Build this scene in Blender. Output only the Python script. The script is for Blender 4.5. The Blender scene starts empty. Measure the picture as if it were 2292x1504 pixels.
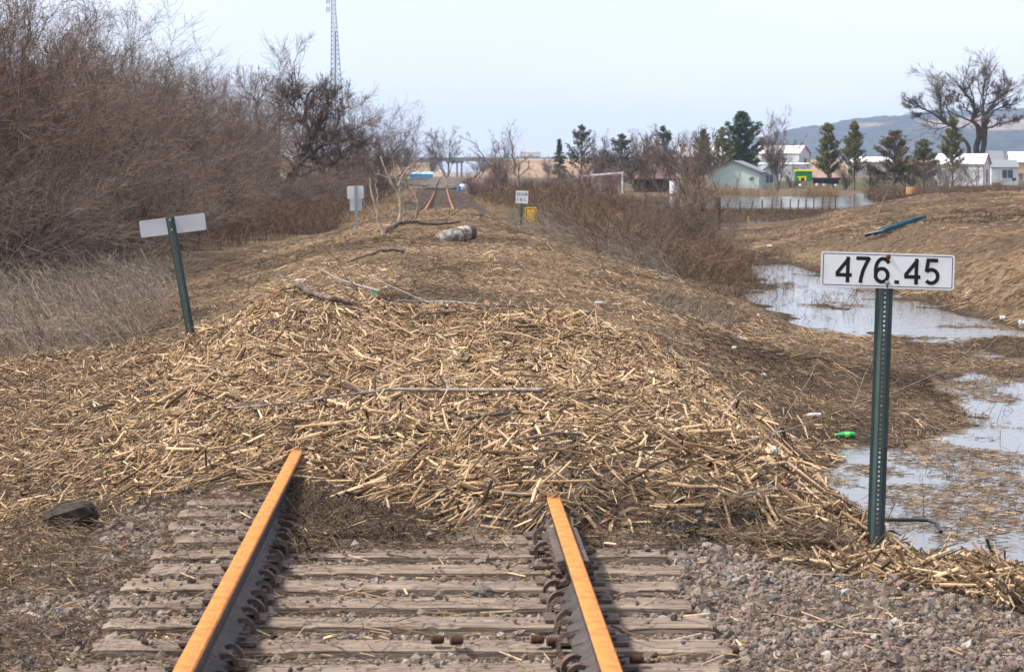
import bpy, math, random
import numpy as np
from mathutils import Vector, Matrix
R = math.radians
random.seed(7)
RNG = np.random.default_rng(11)
sc = bpy.context.scene
COL = sc.collection
# ------------------------------------------------------------------ camera, sky, sun, exposure
FX = 5675.0; PX0 = 990.0; PY0 = 384.0; CX = 0.157; CZ = 1.75      # long lens, eye height above the rail heads
cam_d = bpy.data.cameras.new('camera'); cam = bpy.data.objects.new('camera', cam_d); COL.objects.link(cam)
cam.location = (CX, 0, CZ); cam.rotation_euler = (R(90), 0, 0)
cam_d.sensor_width = 36.0; cam_d.sensor_fit = 'HORIZONTAL'; cam_d.lens = 36.0 * FX / 2292
cam_d.shift_x = (1146 - PX0) / 2292; cam_d.shift_y = -(752 - PY0) / 2292
cam_d.clip_start = 0.5; cam_d.clip_end = 20000
cam_d.dof.use_dof = True; cam_d.dof.focus_distance = 20.0; cam_d.dof.aperture_fstop = 9.5
sc.camera = cam
SUN_EL, SUN_AZ = 50, -97          # high on the left (azimuth clockwise from +Y)
w = bpy.data.worlds.new('World'); sc.world = w; w.use_nodes = True
nt = w.node_tree; bg = nt.nodes['Background']
sky = nt.nodes.new('ShaderNodeTexSky'); sky.sky_type = 'NISHITA'; sky.sun_disc = False
sky.sun_elevation = R(SUN_EL); sky.sun_rotation = R(SUN_AZ)
sky.altitude = 300; sky.air_density = 1.0; sky.dust_density = 2.2; sky.ozone_density = 1.6
# thin high veil of cloud over the blue
tc = nt.nodes.new('ShaderNodeTexCoord'); mp = nt.nodes.new('ShaderNodeMapping'); mp.inputs['Scale'].default_value = (1.2, 1.2, 5)
nz = nt.nodes.new('ShaderNodeTexNoise'); nz.inputs['Scale'].default_value = 2.2; nz.inputs['Detail'].default_value = 5
cr = nt.nodes.new('ShaderNodeMapRange'); cr.inputs[1].default_value = .3; cr.inputs[2].default_value = .75; cr.inputs[3].default_value = .58; cr.inputs[4].default_value = .78
mx = nt.nodes.new('ShaderNodeMix'); mx.data_type = 'RGBA'
nt.links.new(tc.outputs['Generated'], mp.inputs[0]); nt.links.new(mp.outputs[0], nz.inputs['Vector']); nt.links.new(nz.outputs['Fac'], cr.inputs[0])
nt.links.new(cr.outputs[0], mx.inputs[0]); nt.links.new(sky.outputs[0], mx.inputs[6]); mx.inputs[7].default_value = (9.8, 10.2, 11.8, 1)
nt.links.new(mx.outputs[2], bg.inputs['Color']); bg.inputs['Strength'].default_value = 0.075
sun_d = bpy.data.lights.new('sun', 'SUN'); sun = bpy.data.objects.new('sun', sun_d); COL.objects.link(sun)
sun_d.energy = 4.0; sun_d.angle = R(7); sun_d.color = (1.0, .95, .87)
sd = Vector((math.sin(R(SUN_AZ)) * math.cos(R(SUN_EL)), math.cos(R(SUN_AZ)) * math.cos(R(SUN_EL)), math.sin(R(SUN_EL))))
sun.rotation_euler = (-sd).to_track_quat('-Z', 'Y').to_euler(); sun.location = (0, 0, 60)
sc.view_settings.view_transform = 'Standard'; sc.view_settings.look = 'None'; sc.view_settings.gamma = 1; sc.view_settings.use_curve_mapping = False
sc.view_settings.exposure = 0.9
sc.render.resolution_x = 1024; sc.render.resolution_y = 671
sc.render.film_transparent = False
try:
    sc.cycles.max_bounces = 5; sc.cycles.diffuse_bounces = 3; sc.cycles.glossy_bounces = 3; sc.cycles.transparent_max_bounces = 8; sc.cycles.volume_bounces = 0
except Exception: pass

def at(px, py, Y):                  # a point in the world, from measured bearings and its distance
    return Vector((CX + (px - PX0) * Y / FX, Y, CZ + (PY0 - py) * Y / FX))
def xat(px, Y): return CX + (px - PX0) * Y / FX
def zat(py, Y): return CZ + (PY0 - py) * Y / FX

# ------------------------------------------------------------------ materials
def lin(c): return tuple(((v / 255) / 12.92 if v / 255 <= .04045 else ((v / 255 + .055) / 1.055) ** 2.4) for v in c)
MATS = {}
def mat(name, col=(.5, .5, .5), rough=.8, var=.25, scale=8, col2=None, metallic=0, bump=0, bscale=40, stretch=(1, 1, 1), spec=.3, vcol=False, detail=5, alpha=None, trans=0, ior=1.45, lo=.35, hi=.65, transl=0):
    m = bpy.data.materials.new(name); m.use_nodes = True; n = m.node_tree; b = n.nodes['Principled BSDF']
    b.inputs['Roughness'].default_value = rough; b.inputs['Metallic'].default_value = metallic
    b.inputs['Specular IOR Level'].default_value = spec; b.inputs['Transmission Weight'].default_value = trans; b.inputs['IOR'].default_value = ior
    co = n.nodes.new('ShaderNodeTexCoord'); mpn = n.nodes.new('ShaderNodeMapping'); mpn.inputs['Scale'].default_value = stretch
    n.links.new(co.outputs['Object'], mpn.inputs[0])
    t = n.nodes.new('ShaderNodeTexNoise'); t.inputs['Scale'].default_value = scale; t.inputs['Detail'].default_value = detail; n.links.new(mpn.outputs[0], t.inputs['Vector'])
    r = n.nodes.new('ShaderNodeMapRange'); r.inputs[1].default_value = lo; r.inputs[2].default_value = hi; n.links.new(t.outputs['Fac'], r.inputs[0])
    mix = n.nodes.new('ShaderNodeMix'); mix.data_type = 'RGBA'; n.links.new(r.outputs[0], mix.inputs[0])
    if vcol:
        a = n.nodes.new('ShaderNodeAttribute'); a.attribute_name = 'Col'
        d = n.nodes.new('ShaderNodeMix'); d.data_type = 'RGBA'; d.blend_type = 'MULTIPLY'; d.inputs[0].default_value = 1
        n.links.new(a.outputs['Color'], d.inputs[6]); d.inputs[7].default_value = (1 - var,) * 3 + (1,)
        n.links.new(d.outputs[2], mix.inputs[6]); n.links.new(a.outputs['Color'], mix.inputs[7])
    else:
        c2 = col2 if col2 else tuple(v * (1 - var) for v in col)
        mix.inputs[6].default_value = tuple(col) + (1,); mix.inputs[7].default_value = tuple(c2) + (1,)
    n.links.new(mix.outputs[2], b.inputs['Base Color'])
    if bump:
        t2 = n.nodes.new('ShaderNodeTexNoise'); t2.inputs['Scale'].default_value = bscale; t2.inputs['Detail'].default_value = 6; n.links.new(mpn.outputs[0], t2.inputs['Vector'])
        bp = n.nodes.new('ShaderNodeBump'); bp.inputs['Strength'].default_value = bump; bp.inputs['Distance'].default_value = .02
        n.links.new(t2.outputs['Fac'], bp.inputs['Height']); n.links.new(bp.outputs[0], b.inputs['Normal'])
    MATS[name] = m
    return m
straw_m = mat('straw', vcol=True, var=.35, scale=60, rough=.75, spec=.2)
weed_m = mat('dry_weed', vcol=True, var=.2, scale=5, rough=.9, spec=.1)
stone_m = mat('ballast_stone', vcol=True, var=.4, scale=70, rough=.85, bump=.5, bscale=150)
leaf_m = mat('needles', vcol=True, var=.3, scale=1.2, rough=.75, spec=.2)
bark_m = mat('bark', (.16, .125, .10), var=.5, scale=9, stretch=(1, 1, .25), rough=.95, bump=.6, bscale=30)
bark_dark_m = mat('dark_bark', (.085, .065, .052), var=.5, scale=6, stretch=(1, 1, .25), rough=.95)
bark_far_m = mat('grey_bark', (.20, .17, .145), var=.3, scale=3, rough=.95)
deadwood_m = mat('bleached_wood', (.46, .37, .30), col2=(.22, .165, .13), scale=7, stretch=(1, 1, .4), rough=.9, bump=.4)
wetwood_m = mat('wet_branch_bark', (.075, .055, .045), col2=(.18, .14, .11), scale=14, rough=.8, bump=.5, bscale=60)
stick_m = mat('grey_stick_bark', (.33, .29, .26), col2=(.15, .12, .10), scale=22, rough=.85, bump=.4, bscale=90)
tie_m = mat('weathered_tie_wood', (.30, .232, .178), col2=(.13, .096, .072), scale=5, stretch=(.7, 9, 9), rough=.95, bump=1.0, bscale=9, detail=8)
railtop_m = mat('rusty_rail_head', (.52, .195, .040), col2=(.32, .11, .030), scale=11, stretch=(1.5, 1, 1.5), rough=.7, spec=.25, lo=.42, hi=.75, bump=.35, bscale=45, detail=10)
railside_m = mat('dark_rail_steel', (.075, .055, .048), col2=(.035, .028, .026), scale=9, rough=.62, spec=.45, bump=.35, bscale=60)
rust_m = mat('brown_rust_steel', (.135, .092, .075), col2=(.06, .043, .038), scale=20, rough=.75, spec=.3, bump=.5, bscale=80)
green_m = mat('green_post_paint', (.034, .057, .054), col2=(.052, .078, .073), scale=16, rough=.45, spec=.5, lo=.4, hi=.8)
galv_m = mat('galvanised_steel', (.30, .34, .37), var=.25, scale=12, rough=.5, metallic=.4)
alu_m = mat('sign_back_aluminium', (.42, .44, .46), col2=(.52, .53, .54), scale=3, rough=.5, metallic=.45, spec=.5)
white_m = mat('white_sign_sheet', (.78, .78, .77), col2=(.58, .56, .52), lo=.52, hi=.85, scale=7, rough=.35, spec=.5)
whitep_m = mat('white_paint', (.60, .61, .62), var=.12, scale=1.5, rough=.6)
black_m = mat('black_sign_paint', (.010, .010, .011), var=.2, rough=.4)
rusty_bolt_m = mat('rusty_bolt', (.17, .055, .03), var=.5, scale=60, rough=.8)
yellow_m = mat('yellow_sign_paint', (.95, .55, .01), col2=(.90, .48, .008), scale=7, rough=.4)
tank_m = mat('rust_streaked_white_paint', (.40, .395, .38), col2=(.15, .095, .065), scale=9, rough=.75, bump=.3, bscale=25, lo=.38, hi=.58, detail=9)
cob_m = mat('brown_corn_cob', (.14, .06, .035), col2=(.06, .028, .018), scale=140, rough=.95, bump=1, bscale=220)
gplastic_m = mat('green_plastic', (.03, .36, .12), var=.3, scale=12, rough=.25, spec=.5)
glabel_m = mat('bright_green_label', (.18, .85, .10), var=.15, scale=12, rough=.4)
cplastic_m = mat('cloudy_plastic', (.46, .46, .45), var=.2, scale=14, rough=.3, spec=.5)
foam_m = mat('white_foam', (.52, .51, .49), var=.2, scale=20, rough=.9, bump=.5, bscale=60)
blue_m = mat('blue_paint', (.014, .085, .13), col2=(.010, .035, .05), scale=6, rough=.6)
red_m = mat('red_paint', (.42, .045, .05), var=.3, scale=3, rough=.6)
orange_m = mat('orange_plastic', (.70, .16, .05), var=.2, scale=3, rough=.5)
hose_m = mat('black_hose', (.03, .03, .034), var=.3, rough=.45, spec=.5)
glass_m = mat('dark_window_glass', (.02, .028, .035), var=.2, rough=.08, spec=.8)
shingle_m = mat('grey_shingles', (.23, .25, .26), var=.25, scale=3, rough=.9, stretch=(1, 1, 6))
siding_m = mat('pale_green_siding', (.46, .54, .50), var=.08, scale=.6, rough=.75)
siding_w_m = mat('white_siding', (.62, .63, .62), var=.1, scale=.8, rough=.75, stretch=(.3, .3, 8))
metalroof_m = mat('white_metal_roof', (.72, .73, .75), var=.06, scale=2, rough=.45)
pinkroof_m = mat('faded_red_roof', (.34, .20, .18), var=.2, scale=2, rough=.8)
brown_m = mat('brown_boards', (.11, .07, .05), var=.3, scale=3, rough=.9)
bluebld_m = mat('blue_metal_siding', (.11, .27, .42), var=.1, scale=.3, rough=.6)
concrete_m = mat('concrete', (.34, .32, .29), var=.3, scale=.6, rough=.9)
tower_m = mat('tower_steel', (.17, .25, .30), var=.1, scale=1, rough=.6)
gfield_m = mat('green_machine_paint', (.015, .20, .05), var=.2, scale=1, rough=.45)
yfield_m = mat('yellow_machine_paint', (.85, .72, .02), var=.1, scale=1, rough=.45)
dark_m = mat('dark_steel', (.022, .024, .026), var=.3, scale=2, rough=.7)
tyre_m = mat('tyre_rubber', (.02, .02, .02), var=.2, rough=.9)
postwood_m = mat('fence_post_wood', (.11, .085, .07), var=.4, scale=10, rough=.95)
hubwhite_m = mat('white_hub', (.78, .78, .78), var=.1, rough=.5)
signgreen_m = mat('highway_sign_green', (.01, .33, .20), var=.1, rough=.4)

# ------------------------------------------------------------------ mesh building
def mesh(name, V, FL, mats, midx=None, cols=None, smooth=False):
    """V (n,3); FL list of (m,k) index arrays; midx list of ints or arrays; cols (n,3) per vertex"""
    me = bpy.data.meshes.new(name)
    V = np.asarray(V, dtype=np.float32)
    FL = [np.asarray(f, dtype=np.int32) for f in FL]
    keep = [i for i, f in enumerate(FL) if len(f)]
    if midx is not None: midx = [midx[i] for i in keep]
    FL = [FL[i] for i in keep]
    loops = np.concatenate([f.ravel() for f in FL])
    tot = np.concatenate([np.full(len(f), f.shape[1], dtype=np.int32) for f in FL])
    start = np.concatenate([[0], np.cumsum(tot)[:-1]]).astype(np.int32)
    me.vertices.add(len(V)); me.vertices.foreach_set('co', V.ravel())
    me.loops.add(len(loops)); me.loops.foreach_set('vertex_index', loops)
    me.polygons.add(len(tot)); me.polygons.foreach_set('loop_start', start)
    if midx is not None:
        mi = np.concatenate([np.full(len(f), m, dtype=np.int32) if np.isscalar(m) else np.asarray(m, dtype=np.int32) for f, m in zip(FL, midx)])
        me.polygons.foreach_set('material_index', mi)
    sm = np.full(len(tot), bool(smooth)); me.polygons.foreach_set('use_smooth', sm)
    if cols is not None:
        a = me.color_attributes.new('Col', 'FLOAT_COLOR', 'POINT')
        c = np.ones((len(V), 4), dtype=np.float32); c[:, :3] = cols
        a.data.foreach_set('color', c.ravel())
    for m in (mats if isinstance(mats, (list, tuple)) else [mats]): me.materials.append(m)
    me.update(calc_edges=True)
    return me
def obj(name, me, parent=None, loc=(0, 0, 0), rot=(0, 0, 0), label=None):
    o = bpy.data.objects.new(name, me); COL.objects.link(o); o.location = loc; o.rotation_euler = rot
    if parent: o.parent = parent
    if label: o['label'] = label
    return o
def tag(o, label, cat, group=None, kind=None):
    o['label'] = label; o['category'] = cat
    if group: o['group'] = group
    if kind: o['kind'] = kind
    return o
def thing(name, label, cat, loc=(0, 0, 0), rot=(0, 0, 0), group=None):
    o = bpy.data.objects.new(name, None); o.empty_display_size = .2; COL.objects.link(o); o.location = loc; o.rotation_euler = rot
    return tag(o, label, cat, group)
def dup(root, loc, rotz=None, scale=None, label=None, group=None):
    r = root.copy(); COL.objects.link(r); r.location = loc
    if rotz is not None: r.rotation_euler = (root.rotation_euler.x, root.rotation_euler.y, rotz)
    if scale is not None: r.scale = (scale,) * 3 if np.isscalar(scale) else scale
    if label: r['label'] = label
    if group: r['group'] = group
    for ch in list(root.children):
        c = ch.copy(); COL.objects.link(c); c.parent = r
        for g in list(ch.children):
            d = g.copy(); COL.objects.link(d); d.parent = c
    return r
class MB:                           # collects simple solids into one mesh
    def __init__(s): s.V = []; s.F = {}; s.n = 0
    def add(s, V, F, m=0):
        V = np.asarray(V, float).reshape(-1, 3)
        s.V.append(V)
        for f in F: s.F.setdefault((len(f), m), []).append([i + s.n for i in f])
        s.n += len(V)
    def box(s, a, b, m=0, M=None):
        x0, y0, z0 = a; x1, y1, z1 = b
        V = np.array([(x0, y0, z0), (x1, y0, z0), (x1, y1, z0), (x0, y1, z0), (x0, y0, z1), (x1, y0, z1), (x1, y1, z1), (x0, y1, z1)], float)
        if M is not None: V = np.array([M @ Vector(v) for v in V])
        s.add(V, [(0, 3, 2, 1), (4, 5, 6, 7), (0, 1, 5, 4), (1, 2, 6, 5), (2, 3, 7, 6), (3, 0, 4, 7)], m); return s
    def prism(s, prof, p0, p1, m=0, M=None):      # prof: list (x,z) in the plane across Y
        k = len(prof); V = [(x, p0, z) for x, z in prof] + [(x, p1, z) for x, z in prof]
        if M is not None: V = [M @ Vector(v) for v in V]
        F = [(i, (i + 1) % k, (i + 1) % k + k, i + k) for i in range(k)] + [tuple(range(k))[::-1], tuple(range(k, 2 * k))]
        s.add(V, F, m); return s
    def lathe(s, prof, seg=24, m=0, M=None):      # prof: list (r,z)
        V = []; F = []
        for r, z in prof:
            for i in range(seg): a = 2 * math.pi * i / seg; V.append((r * math.cos(a), r * math.sin(a), z))
        k = len(prof)
        for j in range(k - 1):
            for i in range(seg):
                F.append((j * seg + i, j * seg + (i + 1) % seg, (j + 1) * seg + (i + 1) % seg, (j + 1) * seg + i))
        F.append(tuple(range(seg))[::-1]); F.append(tuple((k - 1) * seg + i for i in range(seg)))
        if M is not None: V = [M @ Vector(v) for v in V]
        s.add(V, F, m); return s
    def tube(s, pts, rad, sides=8, m=0):
        V, FL = tubes(np.array([pts], float), np.array([rad], float) if not np.isscalar(rad) else np.full((1, len(pts)), rad), sides, cap=True)
        F = [tuple(f) for g in FL for f in g]
        s.add(V, F, m); return s
    def build(s, name, mats, parent=None, loc=(0, 0, 0), rot=(0, 0, 0), smooth=False, label=None, bevel=0):
        V = np.concatenate(s.V); keys = list(s.F)
        me = mesh(name, V, [np.array(s.F[k]) for k in keys], mats, [k[1] for k in keys], smooth=smooth)
        o = obj(name, me, parent, loc, rot, label)
        if bevel:
            b = o.modifiers.new('bevel', 'BEVEL'); b.width = bevel; b.segments = 2; b.limit_method = 'ANGLE'
        if smooth:
            try: me.set_sharp_from_angle(angle=R(40))
            except Exception: pass
        return o
def nrm(a): return a / np.maximum(np.linalg.norm(a, axis=-1, keepdims=True), 1e-9)
def tubes(P, rad, sides=3, cap=False):
    """P (N,K,3), rad (N,K)"""
    N, K, _ = P.shape
    T = np.empty_like(P); T[:, 1:-1] = P[:, 2:] - P[:, :-2]; T[:, 0] = P[:, 1] - P[:, 0]; T[:, -1] = P[:, -1] - P[:, -2]; T = nrm(T)
    ref = np.where(np.abs(T[:, :1, 2:3]) > .8, np.array([[[1., 0, 0]]]), np.array([[[0, 0, 1.]]]))
    A = nrm(np.cross(T, np.broadcast_to(ref, T.shape))); B = np.cross(T, A)
    an = np.arange(sides) * 2 * math.pi / sides + .4
    V = P[:, :, None, :] + rad[:, :, None, None] * (np.cos(an)[None, None, :, None] * A[:, :, None, :] + np.sin(an)[None, None, :, None] * B[:, :, None, :])
    base = (np.arange(N) * K * sides)[:, None, None]; j = np.arange(K - 1)[None, :, None] * sides; i = np.arange(sides)[None, None, :]; i2 = (i + 1) % sides
    F = np.stack([base + j + i, base + j + i2, base + j + sides + i2, base + j + sides + i], -1).reshape(-1, 4)
    FL = [F]
    if cap:
        e0 = np.arange(N)[:, None] * K * sides + np.arange(sides)[None, ::-1]; e1 = np.arange(N)[:, None] * K * sides + (K - 1) * sides + np.arange(sides)[None, :]
        FL += [e0, e1]
    return V.reshape(-1, 3), FL
def joinm(parts):                   # parts: list of (V, FL, cols or None)
    V = []; out = {}; n = 0; C = []
    for v, fl, c in parts:
        V.append(v)
        for f in fl: out.setdefault(f.shape[1], []).append(f + n)
        n += len(v)
        if c is not None: C.append(c)
    return np.concatenate(V), [np.concatenate(x) for x in out.values()], (np.concatenate(C) if C else None)
# ------------------------------------------------------------------ value noise
def _h(i, j, s):
    n = (i * 374761393 + j * 668265263 + s * 1274126177) & 0xffffffff
    n = ((n ^ (n >> 13)) * 1274126177) & 0xffffffff
    return ((n ^ (n >> 16)) & 0xffff) / 65535.0
def vn(x, y, s=0):
    x = np.asarray(x, float); y = np.asarray(y, float)
    i = np.floor(x).astype(np.int64); j = np.floor(y).astype(np.int64); fx = x - i; fy = y - j
    fx = fx * fx * (3 - 2 * fx); fy = fy * fy * (3 - 2 * fy)
    return (_h(i, j, s) * (1 - fx) + _h(i + 1, j, s) * fx) * (1 - fy) + (_h(i, j + 1, s) * (1 - fx) + _h(i + 1, j + 1, s) * fx) * fy
def fbm(x, y, s=0, o=4):
    t = 0; a = .5; n = 0
    for k in range(o): t = t + a * vn(x * 2 ** k, y * 2 ** k, s + k * 7); n += a; a *= .5
    return t / n - .5
def sst(a, b, x): t = np.clip((x - a) / (b - a), 0, 1); return t * t * (3 - 2 * t)
# ------------------------------------------------------------------ the lie of the land: cross profiles at distances along the line (rail heads at 0, flood water at -1.3)
WATER = -1.30
ST = [
 (-60, [(-90, -1), (-6, -1), (-4, -.85), (-2.9, -.62), (-2.2, -.42), (-1.7, -.27), (-1.34, -.25), (-1.26, -.24), (1.26, -.24), (1.34, -.25), (1.7, -.26), (2.3, -.31), (2.9, -.40), (3.5, -.75), (4.4, -1.25), (5, -1.5), (90, -1.6)]),
 (12.6, [(-90, -1), (-6, -1), (-4, -.85), (-2.9, -.62), (-2.2, -.42), (-1.7, -.27), (-1.34, -.25), (-1.26, -.24), (1.26, -.24), (1.34, -.25), (1.7, -.26), (2.3, -.31), (2.9, -.40), (3.5, -.75), (4.4, -1.25), (5, -1.5), (90, -1.6)]),
 (13.8, [(-90, -1), (-6, -1), (-4, -.85), (-2.9, -.60), (-2.2, -.42), (-1.7, -.27), (-1.34, -.25), (-1.26, -.24), (1.26, -.24), (1.34, -.25), (1.7, -.25), (2.3, -.30), (2.9, -.48), (3.5, -.85), (4.4, -1.3), (5, -1.5), (90, -1.6)]),
 (16, [(-90, -1), (-6, -.95), (-4, -.72), (-3, -.52), (-2.2, -.36), (-1.6, -.24), (-1.26, -.27), (1.26, -.27), (1.5, -.22), (2.3, -.3), (2.8, -.55), (3.4, -1.1), (4, -1.42), (90, -1.6)]),
 (20, [(-90, -1), (-7, -.9), (-4.5, -.62), (-3.2, -.42), (-2, -.22), (1.5, -.2), (2.3, -.4), (2.7, -.8), (3.1, -1.27), (3.6, -1.38), (6, -1.42), (90, -1.45)]),
 (24, [(-90, -1), (-7, -.85), (-4.5, -.6), (-3.2, -.42), (-2, -.22), (1.5, -.2), (2.3, -.4), (2.8, -.75), (3.4, -1.27), (3.9, -1.38), (6, -1.38), (90, -1.45)]),
 (28, [(-90, -1), (-8, -.85), (-5, -.55), (-3.4, -.40), (-2.2, -.22), (1.5, -.18), (2.3, -.4), (3.0, -.75), (3.8, -1.16), (4.6, -1.29), (6, -1.36), (90, -1.4)]),
 (31, [(-90, -1), (-8, -.9), (-5, -.55), (-3.4, -.42), (-2.2, -.26), (-1.2, -.17), (1.5, -.15), (2.6, -.38), (3.6, -.7), (4.8, -1.02), (6, -1.24), (6.8, -1.37), (90, -1.4)]),
 (35, [(-90, -1.05), (-9, -1), (-5, -.95), (-3.4, -.6), (-2.2, -.22), (-1, 0), (1.5, 0), (2.8, -.3), (4.2, -.7), (6, -1.1), (6.9, -1.25), (7.8, -1.37), (90, -1.4)]),
 (38.7, [(-90, -1.05), (-9, -1), (-5, -.92), (-3.4, -.55), (-2.2, -.15), (-1, .05), (1.5, .04), (3, -.25), (4.4, -.68), (6.1, -1.08), (7.3, -1.23), (9, -1.28), (90, -1.30)]),
 (42, [(-90, -1.05), (-9, -1), (-5, -.9), (-3.4, -.5), (-2.2, -.12), (-1, .05), (1.5, .04), (3, -.25), (4.5, -.65), (6.2, -1.05), (7.4, -1.22), (9, -1.25), (90, -1.27)]),
 (45.3, [(-90, -1.05), (-9, -1), (-5, -.8), (-3.4, -.45), (-2.2, -.1), (-1, .06), (1.5, .05), (3, -.22), (4.8, -.68), (6.4, -1.08), (7.5, -1.24), (9, -1.27), (90, -1.28)]),
 (48, [(-90, -1.05), (-9, -1), (-5, -.75), (-3.4, -.4), (-2.2, -.05), (-1, .08), (1.5, .06), (3, -.2), (5, -.7), (6.6, -1.12), (7.3, -1.35), (10.9, -1.36), (11.6, -1.2), (13.4, -.5), (16, .1), (60, .5)]),
 (60, [(-90, -1.05), (-10, -1), (-6.2, -.9), (-4, -.5), (-2.5, 0), (0, .2), (2, .1), (3.6, -.2), (5.5, -.7), (6.9, -1.15), (7.7, -1.35), (11.2, -1.35), (11.9, -1.2), (13.7, -.5), (16, .05), (60, .5)]),
 (80, [(-90, -1.05), (-10, -1), (-6.2, -.9), (-4, -.45), (-2.2, .1), (0, .27), (1.6, .2), (3, -.2), (5, -.7), (7.4, -1.0), (8.8, -1.2), (9.5, -1.35), (11.4, -1.35), (12.2, -1.15), (14.8, .03), (18, .2), (60, .6)]),
 (95, [(-90, -1.05), (-10, -1), (-6.2, -1), (-4, -.75), (-2.2, -.1), (0, .02), (1.6, 0), (3, -.45), (5, -.9), (9, -1.1), (12.3, -1.28), (13.5, -1.0), (16, -.3), (19, .15), (22, .4), (60, .6)]),
 (110, [(-90, -1.1), (-10, -1.1), (-6.2, -1.1), (-4, -.9), (-2.4, -.3), (0, -.05), (1.6, -.08), (3, -.6), (5, -1), (9, -1.1), (12.5, -1.25), (14.5, -1.0), (16.5, -.5), (19, .05), (22, .42), (26, .6), (60, .6)]),
 (124, [(-90, -1.15), (-10, -1.2), (-6, -1.3), (-4, -.95), (-2.4, -.3), (0, -.10), (1.6, -.12), (3, -.8), (5, -1), (12, -1.2), (15.5, -1.1), (17, -.9), (19.5, -.2), (24, .55), (28, .62), (60, .6)]),
 (132, [(-90, -1.2), (-10, -1.3), (-6, -1.35), (-4, -1.0), (-2.6, -.5), (2.6, -.5), (3.6, -1), (6, -1.1), (12, -1.2), (16, -1.25), (18, -1.0), (21, -.3), (25.7, .62), (30, .68), (60, .6)]),
 (150, [(-90, -1.2), (-10, -1.25), (-6, -1.2), (-4, -1.1), (-2.6, -.58), (2.6, -.58), (3.8, -1.1), (6, -1.15), (16, -1.25), (19, -1.36), (24, -1.3), (31, -.5), (60, -.3)]),
 (178, [(-90, -1.2), (-10, -1.25), (-4.4, -1.1), (-2.6, -.7), (2.6, -.7), (3.8, -1.1), (10, -1.15), (16, -1.23), (22, -1.28), (60, -1.35)]),
 (200, [(-90, -1.2), (-10, -1.25), (-4.4, -1.1), (-2.6, -.76), (2.6, -.76), (3.8, -1.1), (12, -1.1), (14, -1.38), (60, -1.4)]),
 (300, [(-130, -1.2), (-14, -1.3), (-6, -1.32), (-2.8, -.85), (2.8, -.85), (3.8, -1.1), (20, -1.1), (25, -1.37), (100, -1.4)]),
 (318, [(-130, -1.2), (-14, -1.3), (-6, -1.32), (-2.8, -.85), (2.8, -.85), (3.8, -1.1), (46, -1.1), (54, -1.37), (100, -1.4)]),
 (380, [(-130, -1.2), (-20, -1.36), (-7, -1.36), (-2.8, -.85), (2.8, -.85), (3.8, -1.1), (46, -.9), (58, -1.2), (72, -1.36), (82, -1.32), (90, -1.2), (150, -1.2)]),
 (450, [(-130, -1.1), (-24, -1.36), (-7, -1.36), (-2.8, -.7), (2.8, -.7), (3.8, -1.0), (46, -.8), (150, -.6)]),
 (700, [(-200, -1), (-6, -1.2), (-3, -.2), (3, -.2), (5, -.8), (200, -.8)]),
 (1500, [(-900, -1), (900, -1)]), (4000, [(-900, -1), (900, -1)]), (12000, [(-900, -1), (900, -1)])]
PILE = [
 (12.9, [(-9, -3), (9, -3)]), (13.25, [(-9, -3), (-.3, -2), (.45, -.9), (.75, -.16), (1.05, -.6), (2, -1.5), (9, -3)]), (13.6, [(-9, -3), (-1, -2), (-.1, -.6), (.3, -.22), (.75, .0), (1.2, -.12), (2, -.2), (2.5, -.4), (3.3, -1.2), (9, -3)]),
 (14.1, [(-9, -3), (-3, -1.4), (-1.4, -.55), (-.6, -.26), (0, -.10), (.5, .02), (.78, .10), (1.2, .02), (1.8, -.12), (2.4, -.22), (2.9, -.5), (3.4, -1.2), (9, -3)]),
 (15.6, [(-9, -3), (-3, -1.2), (-2, -.42), (-1.2, -.20), (-.6, -.1), (0, .02), (.8, .10), (1.5, .05), (2.2, -.08), (2.7, -.42), (3.2, -1.1), (9, -3)]),
 (17, [(-9, -3), (-6, -.9), (-3.4, -.5), (-2.2, -.22), (-1.4, -.02), (-.75, .06), (0, .05), (.8, .08), (1.6, .05), (2.2, -.08), (2.65, -.38), (3.2, -1.0), (3.7, -1.6), (9, -3)]),
 (20, [(-9, -3), (-7, -.75), (-4, -.5), (-2.6, -.2), (-1.2, .03), (0, .05), (1, .06), (1.9, 0), (2.4, -.2), (2.85, -.75), (3.3, -1.4), (9, -3)]),
 (24, [(-9, -1), (-7, -.7), (-4, -.45), (-2.8, -.25), (-1.5, .14), (0, .06), (1.2, .10), (2, -.06), (2.8, -.42), (3.4, -.9), (5, -1.5), (9, -3)]),
 (27, [(-9, -1), (-7, -.65), (-4, -.5), (-2.9, -.28), (-2.2, .04), (-1.55, .46), (-.8, .32), (0, .18), (1, .22), (1.7, .12), (2.4, -.14), (3.1, -.6), (5, -1.5), (9, -3)]),
 (28.6, [(-9, -1), (-7, -.6), (-4, -.52), (-2.9, -.38), (-2.2, -.1), (-1.5, .2), (-.8, .16), (0, .1), (1, .1), (1.7, 0), (2.4, -.3), (3.1, -.8), (5, -1.6), (9, -3)]),
 (31, [(-9, -1), (-7, -.6), (-4.5, -.56), (-3, -.5), (-1.5, -.3), (0, -.3), (9, -3)]),
 (32.5, [(-9, -3), (9, -3)])]
def prof(stn, X, Y):
    ys = np.array([s[0] for s in stn], float)
    k = np.clip(np.searchsorted(ys, Y, side='right') - 1, 0, len(ys) - 2)
    t = np.clip((Y - ys[k]) / (ys[k + 1] - ys[k]), 0, 1); t = t * t * (3 - 2 * t) * .6 + t * .4
    Z = np.zeros_like(X)
    for i in range(len(ys) - 1):
        m = k == i
        if not m.any(): continue
        a = np.interp(X[m], [p[0] for p in stn[i][1]], [p[1] for p in stn[i][1]])
        b = np.interp(X[m], [p[0] for p in stn[i + 1][1]], [p[1] for p in stn[i + 1][1]])
        Z[m] = a * (1 - t[m]) + b * t[m]
    return Z
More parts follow.
